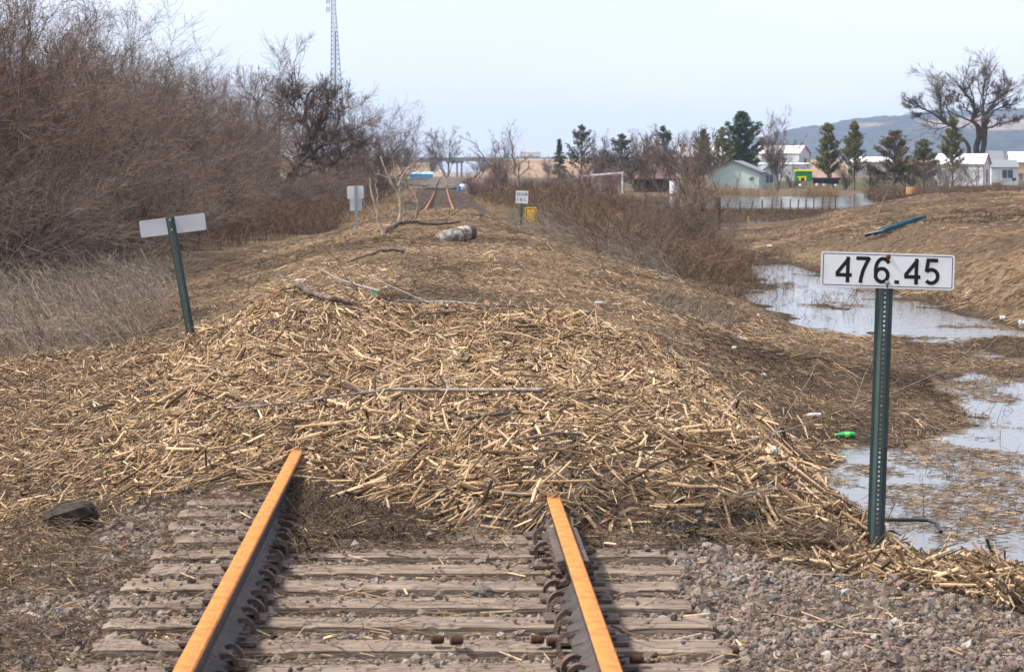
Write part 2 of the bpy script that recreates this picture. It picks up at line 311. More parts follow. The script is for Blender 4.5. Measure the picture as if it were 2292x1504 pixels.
def softmax2(a, b, k=.04):
    h = np.clip(.5 + .5 * (a - b) / k, 0, 1); return b * (1 - h) + a * h + k * h * (1 - h)
def ground(X, Y, rough=True):
    X = np.atleast_1d(np.asarray(X, float)); Y = np.atleast_1d(np.asarray(Y, float)); X, Y = np.broadcast_arrays(X, Y); X = X.copy(); Y = Y.copy()
    wx = X + .35 * fbm(X * .5, Y * .35, 3) * sst(14, 30, Y) * 2; wy = Y
    Z = prof(ST, wx, wy)
    P = prof(PILE, X + .25 * fbm(X * .9, Y * .9, 21), Y + .55 * fbm(X * 1.3, Y * .5, 22))
    P = P + .24 * fbm(X * 1.2, Y * .8, 5) + .07 * fbm(X * 5, Y * 4, 6)
    Z = np.where(P > -.9, softmax2(Z, P), Z)
    Z = Z + np.exp(-((X - 1.9) / .6) ** 2 - ((Y - 13.95) / .4) ** 2) * .08 + np.exp(-((X - 3.15) / .55) ** 2 - ((Y - 12.95) / .45) ** 2) * .17
    if rough:
        near = 1 - sst(300, 900, Y)
        trackbed = sst(1.6, 2.6, np.abs(X))
        free = np.where(Y < 33, trackbed, np.where(Y > 125, trackbed, 1.0))
        Z = Z + near * free * (.10 * fbm(X * .8, Y * .5, 31) * sst(12, 40, Y) + .05 * fbm(X * 3, Y * 2.2, 32) * sst(14, 24, Y) * (1 - sst(90, 200, Y)))
        lodge = np.where((X > 3) & (Y > 18) & (Y < 60), 1, 0)
        Z = Z + lodge * (.07 + .13 * sst(4, 5.5, X)) * fbm(X * 1.1, Y * .55, 44, 5)
    ch = (Y > 46.5) & (Y < 100) & (X > 6.5) & (X < 12.5)
    Z = Z + np.where(ch, .17 * fbm(X * .8, Y * .28, 46, 5), 0)
    return Z
def gz(x, y): return float(ground([x], [y])[0])
def snap(px, py, guess=None):       # where a bearing meets the ground
    Ys = np.exp(np.linspace(math.log(8.6), math.log(3000), 6000)); X = CX + (px - PX0) * Ys / FX; Zr = CZ + (PY0 - py) * Ys / FX
    G = ground(X, Ys); hit = np.nonzero(G >= Zr)[0]
    if len(hit) == 0: return Vector((X[-1], Ys[-1], G[-1]))
    i = hit[0]; return Vector((X[i], Ys[i], G[i]))
# ------------------------------------------------------------------ ground
def ground_sheet():
    ys = np.concatenate([np.linspace(-30, 7.5, 30), np.exp(np.linspace(math.log(7.6), math.log(60), 620)), np.exp(np.linspace(math.log(60.2), math.log(400), 330)), np.exp(np.linspace(math.log(403), math.log(13000), 120))])
    s = np.linspace(-1, 1, 521)
    W = 9 + .62 * np.abs(ys)
    X = W[:, None] * (.42 * s + .58 * s ** 3)[None, :]; Y = np.repeat(ys[:, None], len(s), 1)
    Z = ground(X.ravel(), Y.ravel()); x = X.ravel(); y = Y.ravel()
    n = len(s); i = np.arange(len(ys) - 1)[:, None] * n + np.arange(n - 1)[None, :]
    F = np.stack([i, i + 1, i + n + 1, i + n], -1).reshape(-1, 4)
    def c(v): return np.array(v)[None, :]
    base = np.tile(c((.105, .072, .045)), (len(x), 1))
    def blend(w, colr): nonlocal base; base = base * (1 - w[:, None]) + c(colr) * w[:, None]
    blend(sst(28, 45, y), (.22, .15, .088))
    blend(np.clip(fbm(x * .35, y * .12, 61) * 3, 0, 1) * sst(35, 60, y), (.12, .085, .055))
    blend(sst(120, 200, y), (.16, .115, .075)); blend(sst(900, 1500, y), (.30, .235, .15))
    tr = (1 - sst(2.4, 3.4, np.abs(x))) * np.maximum(1 - sst(13, 15, y), sst(125, 140, y)); blend(tr, (.16, .13, .11))
    blend((1 - sst(.9, 1.3, np.abs(x))) * sst(128, 140, y) * (1 - sst(330, 380, y)), (.13, .095, .065))
    mnd = sst(11.5, 13, x) * sst(46, 60, y) * (1 - sst(135, 145, y)); blend(mnd * (.6 + np.clip(fbm(x * .25, y * .1, 77) * 2, -.5, .4)), (.21, .145, .09))
    blend(mnd * np.clip(.5 + fbm(x * .16, y * .07, 78) * 5, 0, 1) * sst(12, 14, x) * .8, (.10, .068, .042))
    blend(sst(2.6, 3.6, x) * sst(15, 20, y) * (1 - sst(42, 60, y)) * .8, (.085, .058, .037))
    blend((1 - sst(-1.32, -1.12, Z)) * (1 - sst(250, 330, y)), (.045, .034, .026))
    lawn = sst(40, 60, x) * sst(395, 420, y) * (1 - sst(600, 700, y)); blend(lawn * .8, (.085, .085, .035))
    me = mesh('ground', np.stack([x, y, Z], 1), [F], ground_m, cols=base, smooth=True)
    return tag(obj('ground', me), None or 'flood-littered embankment, field and ditch ground', 'ground', kind='structure')
ground_m = mat('littered_ground', vcol=True, var=.55, scale=9, rough=.95, spec=.1, bump=.9, bscale=26, detail=9, lo=.38, hi=.60)
n_ = ground_m.node_tree; bp_ = [q for q in n_.nodes if q.type == 'BUMP'][0]; bp_.inputs['Distance'].default_value = .05
ground_sheet()
# flood water
water_m = bpy.data.materials.new('flood_water'); water_m.use_nodes = True; n_ = water_m.node_tree; b_ = n_.nodes['Principled BSDF']
b_.inputs['Base Color'].default_value = (.10, .092, .085, 1); b_.inputs['Roughness'].default_value = .09; b_.inputs['IOR'].default_value = 1.33; b_.inputs['Specular IOR Level'].default_value = .5
tc_ = n_.nodes.new('ShaderNodeTexCoord'); mp_ = n_.nodes.new('ShaderNodeMapping'); mp_.inputs['Scale'].default_value = (1, 2.0, 1)
t_ = n_.nodes.new('ShaderNodeTexNoise'); t_.inputs['Scale'].default_value = 2.6; t_.inputs['Detail'].default_value = 3; q_ = n_.nodes.new('ShaderNodeBump'); q_.inputs['Strength'].default_value = .30; q_.inputs['Distance'].default_value = .02
n_.links.new(tc_.outputs['Object'], mp_.inputs[0]); n_.links.new(mp_.outputs[0], t_.inputs['Vector']); n_.links.new(t_.outputs['Fac'], q_.inputs['Height']); n_.links.new(q_.outputs[0], b_.inputs['Normal'])
wv = [(-300, -20, WATER), (400, -20, WATER), (400, 900, WATER), (-300, 900, WATER)]
tag(obj('flood_water', mesh('flood_water', wv, [[(0, 1, 2, 3)]], water_m)), 'still flood water reflecting the pale sky', 'water', kind='structure')
# far wooded bluffs on the right
def hills():
    nx, ny = 420, 90
    bear = np.array([1180, 1300, 1420, 1560, 1660, 1750, 1800, 1850, 1900, 1960, 2010, 2060, 2120, 2200, 2292, 2400, 2600], float)
    top = np.array([377, 372, 362, 345, 322, 297, 284, 282, 269, 262, 262, 254, 250, 248, 243, 236, 240], float)
    px = np.linspace(1150, 2600, nx); d = np.linspace(0, 1, ny)
    PXX, D = np.meshgrid(px, d)
    Yr = 5600.0
    H = np.interp(PXX, bear, top); H = (PY0 - H) * Yr / FX + 1.75
    Y = 3900 + D * 3400
    X = CX + (PXX - PX0) * (Yr / FX) * (1 + (D - .5) * .12)
    bell = np.where(D < .5, sst(0, .5, D) ** .8, 1 - .6 * sst(.5, 1, D))
    ridg = np.abs(fbm(X / 330, Y / 900, 91, 4)) * 2.2
    Z = -2 + H * bell * (1 - .75 * np.clip(ridg, 0, 1) * (1 - sst(.38, .5, D))) + 5 * fbm(X / 60, Y / 90, 92, 3) * sst(.05, .3, D) + 6 * (vn(X / 13, Y / 30, 93) ** 2) * sst(.2, .5, D)
    i = np.arange(ny - 1)[:, None] * nx + np.arange(nx - 1)[None, :]
    F = np.stack([i, i + 1, i + nx + 1, i + nx], -1).reshape(-1, 4)
    x, y, z = X.ravel(), Y.ravel(), Z.ravel()
    meadow = sst(.12, .2, fbm(x / 260, y / 500 + z / 60, 95, 4) + .05 * (1 - sst(.1, .5, D.ravel())))
    col = np.array((.055, .05, .045))[None] * (1 - meadow[:, None]) + np.array((.30, .21, .16))[None] * meadow[:, None]
    col = col * (.55 + .9 * vn(x / 16, y / 40, 97))[:, None]
    m = mat('wooded_hillside', vcol=True, var=.35, scale=.05, rough=1, spec=0, bump=1, bscale=.05)
    [q for q in m.node_tree.nodes if q.type == 'BUMP'][0].inputs['Distance'].default_value = 12
    tag(obj('wooded_hills', mesh('wooded_hills', np.stack([x, y, z], 1), [F], m, cols=col, smooth=True)), 'long wooded bluffs fading to blue behind the farm', 'hills', kind='structure')
hills()
# highway embankment (two banks with the railway gap between them)
bank_m = mat('dry_grass_bank', (.34, .235, .155), col2=(.24, .17, .115), scale=.06, rough=1, spec=0, bump=.6, bscale=.3, detail=8)
def bank(name, x0, x1, label, endl, endr):
    Yc = 1100; tw = 11; h = zat(357, 1089) + 1.2; sl = 15
    V = []; F = []; nx = 60
    for i in range(nx + 1):
        x = x0 + (x1 - x0) * i / nx
        for (dy, hh) in ((-tw - sl, 0), (-tw - sl * .5, .5), (-tw, 1), (tw, 1), (tw + sl, 0)):
            xx = x
            if endr and i >= nx - 1: xx = x1 + (endr * (1 - hh) if i == nx else 0)
            if endl and i <= 1: xx = x0 - (endl * (1 - hh) if i == 0 else 0)
            V.append((xx, Yc + dy, -1.3 + h * hh + .25 * (fbm(x * .05, dy, 9))))
    for i in range(nx):
        for j in range(4): a = i * 5 + j; F.append((a, a + 5, a + 6, a + 1))
    tag(obj(name, mesh(name, V, [np.array(F)], bank_m, smooth=True)), label, 'embankment', kind='structure')
bank('highway_bank', -420, xat(962, 1100), 'dry grass highway bank left of the bridge opening', 0, 7)
bank('highway_bank', xat(1098, 1100), 560, 'dry grass highway bank right of the bridge opening', 7, 0)

# ------------------------------------------------------------------ loose stuff: stalks, chaff, stones
PAL = {'bright': ([(.62, .45, .285), (.47, .325, .195), (.38, .255, .15), (.27, .175, .105), (.15, .098, .062), (.075, .050, .034), (.56, .45, .33)], [.17, .2, .2, .16, .14, .08, .05]),
       'mid': ([(.42, .295, .18), (.33, .225, .135), (.235, .155, .095), (.15, .10, .063), (.085, .058, .04), (.36, .29, .215)], [.12, .19, .24, .23, .17, .05]),
       'dark': ([(.27, .185, .118), (.175, .122, .08), (.115, .08, .055), (.065, .046, .033), (.32, .235, .155)], [.11, .25, .33, .25, .06]),
       'grey': ([(.26, .215, .175), (.20, .162, .132), (.135, .108, .088), (.34, .285, .23), (.09, .07, .056)], [.2, .3, .25, .1, .15]),
       'weed': ([(.22, .14, .085), (.165, .108, .07), (.105, .070, .048), (.30, .195, .115), (.065, .046, .034)], [.22, .27, .25, .1, .16]),
       'gold': ([(.42, .30, .175), (.33, .235, .14), (.25, .175, .105), (.16, .11, .07)], [.3, .3, .25, .15]),
       'twig': ([(.145, .10, .077), (.105, .075, .061), (.18, .13, .10), (.065, .048, .040), (.26, .155, .095)], [.3, .25, .2, .15, .1]),
       'twiggrey': ([(.155, .118, .096), (.115, .087, .072), (.20, .158, .13), (.07, .054, .045), (.24, .155, .10)], [.3, .25, .2, .17, .08]),
       'twigred': ([(.21, .125, .115), (.16, .10, .095), (.25, .165, .145), (.11, .075, .072)], [.3, .3, .2, .2]),
       'stone': ([(.30, .235, .195), (.24, .19, .155), (.34, .23, .19), (.38, .32, .265), (.14, .135, .135), (.085, .092, .105), (.38, .255, .22), (.19, .14, .11), (.46, .42, .37)], [.22, .22, .09, .14, .08, .05, .04, .13, .03])}
def pal(name, n, rng=RNG, jit=.18):
    c, p = PAL[name]; p = np.array(p) / sum(p)
    k = rng.choice(len(c), n, p=p); out = np.array(c)[k] * (np.array((1.02, 1.0, .94)) if name in ('bright', 'mid', 'dark', 'gold', 'grey') else 1.0)
    return out * (1 + jit * rng.standard_normal((n, 1))).clip(.5, 1.6)
def sticks(x, y, L, r, az, tilt, col, lift, sides=3, cap=False, bend=0, z=None, K=2):
    n = len(x); dx = np.cos(az); dy = np.sin(az)
    if z is None:
        h = L * .35
        za = ground(x - dx * h, y - dy * h); zb = ground(x + dx * h, y + dy * h); zc = ground(x, y)
        slope = (zb - za) / (2 * h + 1e-6); zc = np.maximum(zc, (za + zb) / 2)
    else: zc = z; slope = np.zeros(n)
    slope = np.clip(slope, -2, 2) + np.tan(tilt)
    D = nrm(np.stack([dx, dy, slope], 1))
    c = np.stack([x, y, zc + r * .7 + lift], 1)
    t = np.linspace(-.5, .5, K)
    P = c[:, None, :] + D[:, None, :] * (L[:, None] * t[None, :])[:, :, None]
    if K > 2:
        side = nrm(np.stack([-dy, dx, .3 * np.ones(n)], 1)); b = np.broadcast_to(bend, (n,))
        P = P + side[:, None, :] * (b[:, None] * L[:, None] * (1 - (2 * t[None, :]) ** 2))[:, :, None]
    rad = np.repeat(r[:, None], K, 1) * np.array([1.0] + [.95] * (K - 2) + [.8])[None, :K]
    V, FL = tubes(P, rad, sides, cap)
    return V, FL, np.repeat(col, K * sides, 0)
def ribbons(P, wid, side=None, rng=RNG):
    N, K, _ = P.shape
    if side is None:
        side = rng.standard_normal((N, 3)); side[:, 2] *= .5
    T = nrm(P[:, -1] - P[:, 0]); S = nrm(np.cross(T, side))
    tw = nrm(np.cross(T, S)); ph = np.linspace(0, 1, K)[None, :, None] * rng.uniform(-1.4, 1.4, (N, 1, 1))
    SS = S[:, None] * np.cos(ph) + tw[:, None] * np.sin(ph)
    wd = wid[:, None, None] * np.sin(np.linspace(.25, math.pi - .25, K))[None, :, None] * .5
    V = np.stack([P - SS * wd, P + SS * wd], 2).reshape(-1, 3)
    b = (np.arange(N) * K * 2)[:, None]; j = np.arange(K - 1)[None] * 2
    F = np.stack([b + j, b + j + 1, b + j + 3, b + j + 2], -1).reshape(-1, 4)
    return V, [F]
def U(a, b, n): return RNG.uniform(a, b, n)
def front(x):                       # near edge of the straw on the track
    return np.interp(x, [-9, -3.2, -2.1, -1.5, -.85, -.45, 0, .4, .76, 1.1, 1.6, 2.3, 3], [11, 12, 14.6, 15.6, 15.5, 14.6, 14.0, 13.65, 13.42, 13.6, 13.75, 13.75, 13.2])
def scatter(n, xr, yr, keep):
    x = U(*xr, n); y = U(*yr, n); m = keep(x, y); return x[m], y[m]
def straw_pile():
    parts = []
    def k(x, y): return (y > front(x) - .05 - .25 * U(0, 1, len(x)) ** 3) & (x < np.interp(y, [13, 16, 20, 24, 27, 28.5], [3.1, 2.85, 3.1, 3.1, 3.0, 2.8]) + .5 * fbm(x * .6, y * .6, 17)) & (x > np.interp(y, [13, 16, 20, 24, 28], [-1.5, -1.9, -2.4, -2.7, -2.9]))
    for n, L0, r0, lift, sd, pl in ((88000, .105, .0046, .03, 5, 'bright'), (20000, .19, .0072, .05, 6, 'bright'), (62000, .08, .0026, .03, 3, 'dark'), (60000, .075, .0030, .04, 3, 'bright')):
        x, y = scatter(n, (-3.8, 3.4), (13, 28.6), k); s_ = RNG.random(len(x)) < (np.clip(.72 + 2.4 * fbm(x * 1.1, y * .8, 19), .25, 1) if pl == 'bright' else 1); x, y = x[s_], y[s_]; m = len(x)
        L = np.clip(L0 * np.exp(.42 * RNG.standard_normal(m)), .03, .46); r = r0 * np.exp(.28 * RNG.standard_normal(m))
        flow = math.pi * 2 * fbm(x * .8, y * .5, 41) + .2
        az = np.where(RNG.random(m) < .45, flow + .35 * RNG.standard_normal(m), U(0, 6.283, m))
        # stalks at the near edge drape over the rail ends and lie along the edge
        edge = np.clip(1 - (y - front(x)) / .8, 0, 1); az = np.where(RNG.random(m) < edge * .75, np.arctan2(-.35 * np.sign(x - .8), 1.0 * np.ones(m)) * 0 + .12 * RNG.standard_normal(m) - .25 * np.sign(x - .76), az)
        tilt = .30 * RNG.standard_normal(m) + (RNG.random(m) < .05) * U(.5, 1.2, m)
        parts.append(sticks(x, y, L, r, az, tilt, pal(pl, m), lift * U(-.5, 1.4, m), sd, sd > 3, bend=.05 * RNG.standard_normal(m), K=3 if sd > 4 else 2))
    # torn husks and leaf blades
    x, y = scatter(16000, (-3.8, 3.4), (13, 28.6), k); m = len(x); L = U(.06, .2, m); az = U(0, 6.28, m); g = ground(x, y)
    t = np.linspace(-.5, .5, 4)
    P = np.stack([x[:, None] + np.cos(az)[:, None] * L[:, None] * t, y[:, None] + np.sin(az)[:, None] * L[:, None] * t, g[:, None] + .045 * U(.2, 1, m)[:, None] + (L * U(-.4, .6, m))[:, None] * (t ** 2 * 2 - .2) + (L * .3 * RNG.standard_normal(m))[:, None] * t], -1)
    V, FL = ribbons(P, U(.008, .026, m)); parts.append((V, FL, np.repeat(pal('bright', m), 8, 0)))
    V, FL, C = joinm(parts)
    tag(obj('corn_stalk_pile', mesh('corn_stalk_pile', V, FL, straw_m, cols=C)), 'bright tan heap of broken corn stalks burying the rails', 'straw', kind='stuff')
straw_pile()
def straw_field(name, label, specs):
    parts = []
    for (n, xr, yr, keep, L0, r0, lift, sd, pl, azf, tl) in specs:
        x, y = scatter(n, xr, yr, keep); m = len(x)
        if m == 0: continue
        L = np.clip(L0 * np.exp(.45 * RNG.standard_normal(m)), L0 * .3, L0 * 3.2); r = r0 * np.exp(.3 * RNG.standard_normal(m))
        az = azf(x, y, m) if azf else U(0, 6.283, m)
        patch = np.clip(.86 + 2.0 * fbm(x * .45, y * .20, 87, 4), .42, 1.12)[:, None] if name != 'straw_litter' else 1.04
        parts.append(sticks(x, y, L, r, az, tl * RNG.standard_normal(m), pal(pl, m) * patch, lift * U(-.4, 1.2, m), sd, sd > 3))
    V, FL, C = joinm(parts)
    return tag(obj(name, mesh(name, V, FL, straw_m, cols=C)), label, 'straw', kind='stuff')
leftk = lambda x, y: (x < np.interp(y, [8, 10.5, 12.5, 14.5, 16, 20, 28, 33], [-2.6, -2.35, -2.1, -1.8, -1.5, -2.2, -2.6, -2.5])) & (x > -.176 * y - .5) & (y < np.where(x > -3.2, 30.5, 31.6) + .6 * fbm(x * 2, y, 5))
flowaz = lambda s, f, w, b=0: (lambda x, y, m: np.where(RNG.random(m) < w, b + math.pi * 1.6 * fbm(x * f, y * f * .7, s), U(0, 6.283, m)))
straw_field('straw_litter', 'darker straw litter sloping away left of the track', [
    (75000, (-6.4, -1.7), (9, 32.4), leftk, .09, .0040, .035, 4, 'mid', flowaz(51, .8, .5), .28),
    (20000, (-6.4, -1.5), (9, 32.4), leftk, .125, .0048, .05, 5, 'bright', None, .3),
    (65000, (-6.4, -1.7), (9, 32.4), leftk, .07, .0020, .04, 3, 'dark', None, .35)])
midk = lambda x, y: (x > np.maximum(-.176 * y - .5, np.interp(y, [28, 60, 90, 125], [-7.5, -7.5, -6.4, -3.5]))) & (x < np.interp(y, [28, 35, 50, 70, 90, 120], [3.6, 5.2, 6.8, 6.2, 3.4, 2.8])) & (RNG.random(len(x)) < np.clip(.75 + 2.2 * fbm(x * .5, y * .22, 71), .12, 1) * np.interp(y, [28, 40, 125], [1, 1, .5]))
straw_field('flattened_straw', 'fine flattened straw covering the line beyond the heap', [
    (130000, (-8, 7), (28, 60), midk, .085, .0036, .03, 3, 'mid', flowaz(52, .4, .5), .22),
    (60000, (-8, 7), (28, 50), midk, .08, .0030, .035, 3, 'dark', None, .3),
    (13000, (-8, 7), (28, 60), midk, .13, .0050, .05, 3, 'bright', None, .25),
    (75000, (-8, 7), (55, 128), midk, .16, .0062, .04, 3, 'mid', flowaz(53, .3, .4), .2),
    (7000, (-8, 7), (28, 110), midk, .22, .0035, .10, 3, 'grey', None, .6)])
slopek = lambda x, y: (x > np.interp(y, [14, 20, 28, 34, 46], [2.6, 2.5, 2.1, 2.6, 4.5])) & (ground(x, y) > -1.305) & (x < .235 * y + .4)
straw_field('muddy_chaff', 'dark muddy chaff matted over the slope down to the water', [
    (110000, (2, 10.5), (14, 47), slopek, .085, .0026, .025, 3, 'dark', flowaz(54, .45, .6, -.3), .3),
    (22000, (2, 10.5), (14, 47), slopek, .13, .0045, .035, 3, 'mid', flowaz(55, .4, .6, -.4), .25),
    (4500, (2, 10.5), (14, 36), lambda x, y: slopek(x, y) & (fbm(x * .7, y * .5, 56) > .02), .22, .0065, .06, 4, 'bright', flowaz(57, .4, .7, -.5), .3)])
moundk = lambda x, y: (x > 11.2) & (ground(x, y) > -1.27) & (x < .236 * y + .5)
straw_field('mound_straw', 'combed straw coating the long bank right of the ditch', [
    (80000, (11, 31), (46, 132), lambda x, y: moundk(x, y) & (RNG.random(len(x)) < np.clip(.6 - fbm(x * .16, y * .07, 78) * 4, .2, 1)), .20, .0075, .03, 3, 'mid', flowaz(58, .2, .75, .5), .2),
    (14000, (11, 31), (46, 132), lambda x, y: moundk(x, y) & (fbm(x * .2, y * .07, 59) > .02), .26, .009, .04, 3, 'bright', flowaz(58, .2, .75, .5), .2)])
def floating():
    parts = []
    def patch(x, y): return 1.5 * fbm(x * .55, y * .28, 81) + .95 * fbm(x * 2.0, y * 1.0, 82)
    for n, yr, L0, r0, pl, th, flat in ((85000, (17, 50), .07, .0028, 'dark', -.02, 1), (14000, (17, 50), .12, .0045, 'mid', .02, 1), (16000, (50, 104), .16, .006, 'dark', .06, 1)):
        x, y = scatter(n, (3.1, 13), yr, lambda x, y: (ground(x, y) < -1.285) & (x < .235 * y + .3) & (patch(x, y) + .16 * ((y > 36) & (y < 46.5)) - .30 * ((y > 46.5) & (x > 7.7)) > th + .045 * RNG.standard_normal(len(x))))
        m = len(x); L = L0 * np.exp(.45 * RNG.standard_normal(m)); r = r0 * np.exp(.3 * RNG.standard_normal(m))
        parts.append(sticks(x, y, L, r, .5 * RNG.standard_normal(m) + (RNG.random(m) < .35) * U(0, 3, m), .10 * RNG.standard_normal(m), pal(pl, m), .008 * U(0, 2, m), 3, z=np.full(m, WATER)))
    # drowned weed stems poking through the surface
    x, y = scatter(15000, (3.4, 14), (19, 100), lambda x, y: (ground(x, y) < -1.25) & (x < .235 * y + .3) & (fbm(x * .9, y * .5, 83) > .08)); m = len(x)
    P = blades(x, y, U(.04, .34, m), .5, .8, np.full(m, WATER - .03)); V, FL = tubes(P, np.linspace(1, .4, P.shape[1])[None] * U(.002, .006, m)[:, None], 3)
    parts.append((V, FL, np.repeat(pal('weed', m), P.shape[1] * 3, 0)))
    V, FL, C = joinm(parts)
    tag(obj('floating_straw', mesh('floating_straw', V, FL, straw_m, cols=C)), 'mats of straw and stems floating on the flooded ditch', 'straw', kind='stuff')
def blades(x, y, h, lean, curve, z=None, az=None, K=4, wob=.0):
    n = len(x)
    if z is None: z = ground(x, y) - .02
    if az is None: az = U(0, 6.28, n)
    ln = np.abs(lean * (1 + .5 * RNG.standard_normal(n))); cv = curve * U(.2, 1.4, n)
    th = ln; P = np.zeros((n, K, 3)); P[:, 0] = np.stack([x, y, z], 1)
    for k in range(1, K):
        th = np.clip(ln + cv * k / (K - 1), 0, 2.3); a = az + wob * RNG.standard_normal(n)
        st = (h / (K - 1))[:, None] * np.stack([np.sin(th) * np.cos(a), np.sin(th) * np.sin(a), np.cos(th)], 1)
        P[:, k] = P[:, k - 1] + st
    return P
floating()
TIE0 = 8.88; TIES = .502
ontie = lambda y: np.abs(((y - TIE0) / TIES + .5) % 1 - .5) * TIES < .118
def chaff_on_track():               # fine fibres and short stalks between stones and on the ties
    parts = []
    k = lambda x, y: (y < front(x) + .4) & (x > -3.3) & (x < .235 * y) & (RNG.random(len(x)) < np.clip(.5 + 2.6 * fbm(x * 1.2, y * 1.2, 63) + (x < -1.2) * .5, .06, 1) * np.where(np.abs(np.abs(x) - .755) < .06, 0, 1) * np.where((np.abs(x) < 1.3) & (y < 12.8), .38, 1))
    n0 = 95000
    x, y = scatter(n0, (-3.3, 3.4), (8.2, 16.4), k); m = len(x)
    tie_z = np.where((np.abs(x) < 1.3) & ontie(y), -.170, np.where(np.abs(x) < 1.3, -.235, -9))
    z = np.maximum(ground(x, y), tie_z) + .022 * U(-.3, 1.2, m)
    parts.append(sticks(x, y, .06 * np.exp(.5 * RNG.standard_normal(m)), .0012 * np.exp(.35 * RNG.standard_normal(m)), U(0, 6.28, m), .25 * RNG.standard_normal(m), pal('dark', m), 0, 3, z=z))
    # thick dark mat of fibres between the rails just before the heap
    kk = lambda x, y: (y > 13.0 + 2.6 * fbm(x * 1.6, y * 1.6, 3) + .8 * sst(-.3, .6, x) + .5 * RNG.random(len(x)) ** 2) & (y < front(x) + .2)
    x, y = scatter(30000, (-.7, .62), (12.3, 15.8), kk); m = len(x); z = np.where(ontie(y), -.170, -.22 + .05 * sst(13, 14, y)) + .03 * U(0, 1, m) + .05 * sst(13, 15, y)
    parts.append(sticks(x, y, .07 * np.exp(.5 * RNG.standard_normal(m)), .0017 * np.exp(.45 * RNG.standard_normal(m)), U(0, 6.28, m), .4 * RNG.standard_normal(m), pal('dark', m) * .72, 0, 3, z=z))
    x, y = scatter(8000, (.84, 2.3), (12.9, 14.3), lambda x, y: (y < front(x) + .3) & (y > 13.25 + .9 * fbm(x * 2, y * 2, 30))); m = len(x); z = np.maximum(ground(x, y), -.2) + .05 * U(0, 1, m)
    parts.append(sticks(x, y, .08 * np.exp(.5 * RNG.standard_normal(m)), .0018 * np.exp(.35 * RNG.standard_normal(m)), U(0, 6.28, m), .35 * RNG.standard_normal(m), pal('dark', m), 0, 3, z=z))
    x, y = scatter(1500, (-3.3, 3.2), (8.2, 16), lambda x, y: (y < front(x)) & (np.abs(np.abs(x) - .755) > .1)); m = len(x)
    z = np.maximum(ground(x, y), np.where(np.abs(x) < 1.3, np.where(ontie(y), -.165, -.23), -9)) + .02
    parts.append(sticks(x, y, .10 * np.exp(.5 * RNG.standard_normal(m)), .003 * np.exp(.4 * RNG.standard_normal(m)), U(0, 6.28, m), .12 * RNG.standard_normal(m), pal('bright', m), 0, 5, True, z=z))
    x, y = scatter(14000, (-3.0, -1.0), (9.5, 16), lambda x, y: (y < front(x) + .3) & (fbm(x * 1.3, y * 1.3, 64) > -.12 - .12 * (x < -1.9))); m = len(x); z = np.maximum(ground(x, y), -.235) + .03 * U(0, 1, m)
    parts.append(sticks(x, y, .075 * np.exp(.5 * RNG.standard_normal(m)), .0017 * np.exp(.4 * RNG.standard_normal(m)), U(0, 6.28, m), .3 * RNG.standard_normal(m), pal('dark', m) * .85, 0, 3, z=z))
    # ridge of stalks washed up round the post on the right shoulder
    kr = lambda x, y: (((x - 2.8) / 1.25) ** 2 + ((y - 13.2 + .42 * (x - 2.5)) / .66) ** 2 < 1 + .7 * fbm(x * 3, y * 3, 4))
    for nn, L0, r0, pl, sd in ((7500, .15, .0060, 'bright', 6), (4200, .16, .0066, 'mid', 5), (26000, .10, .0019, 'dark', 3)):
        x, y = scatter(nn, (1.3, 4.0), (12.2, 14.4), kr); m = len(x)
        if pl != 'dark': s_ = x > 2.15 + .25 * RNG.standard_normal(m); x, y = x[s_], y[s_]; m = len(x)
        parts.append(sticks(x, y, L0 * np.exp(.45 * RNG.standard_normal(m)), r0 * np.exp(.3 * RNG.standard_normal(m)), np.where(RNG.random(m) < .5, -.4 + .5 * RNG.standard_normal(m), U(0, 6.28, m)), .38 * RNG.standard_normal(m), pal(pl, m), .04 * U(-.2, 1, m) + .07 * sst(2.7, 3.1, x) * U(0, 1, m), sd, sd > 3))
    V, FL, C = joinm(parts)
    tag(obj('track_litter', mesh('track_litter', V, FL, straw_m, cols=C)), 'fine dark fibres and stray stalks strewn over ties and stones', 'litter', kind='stuff')
chaff_on_track()
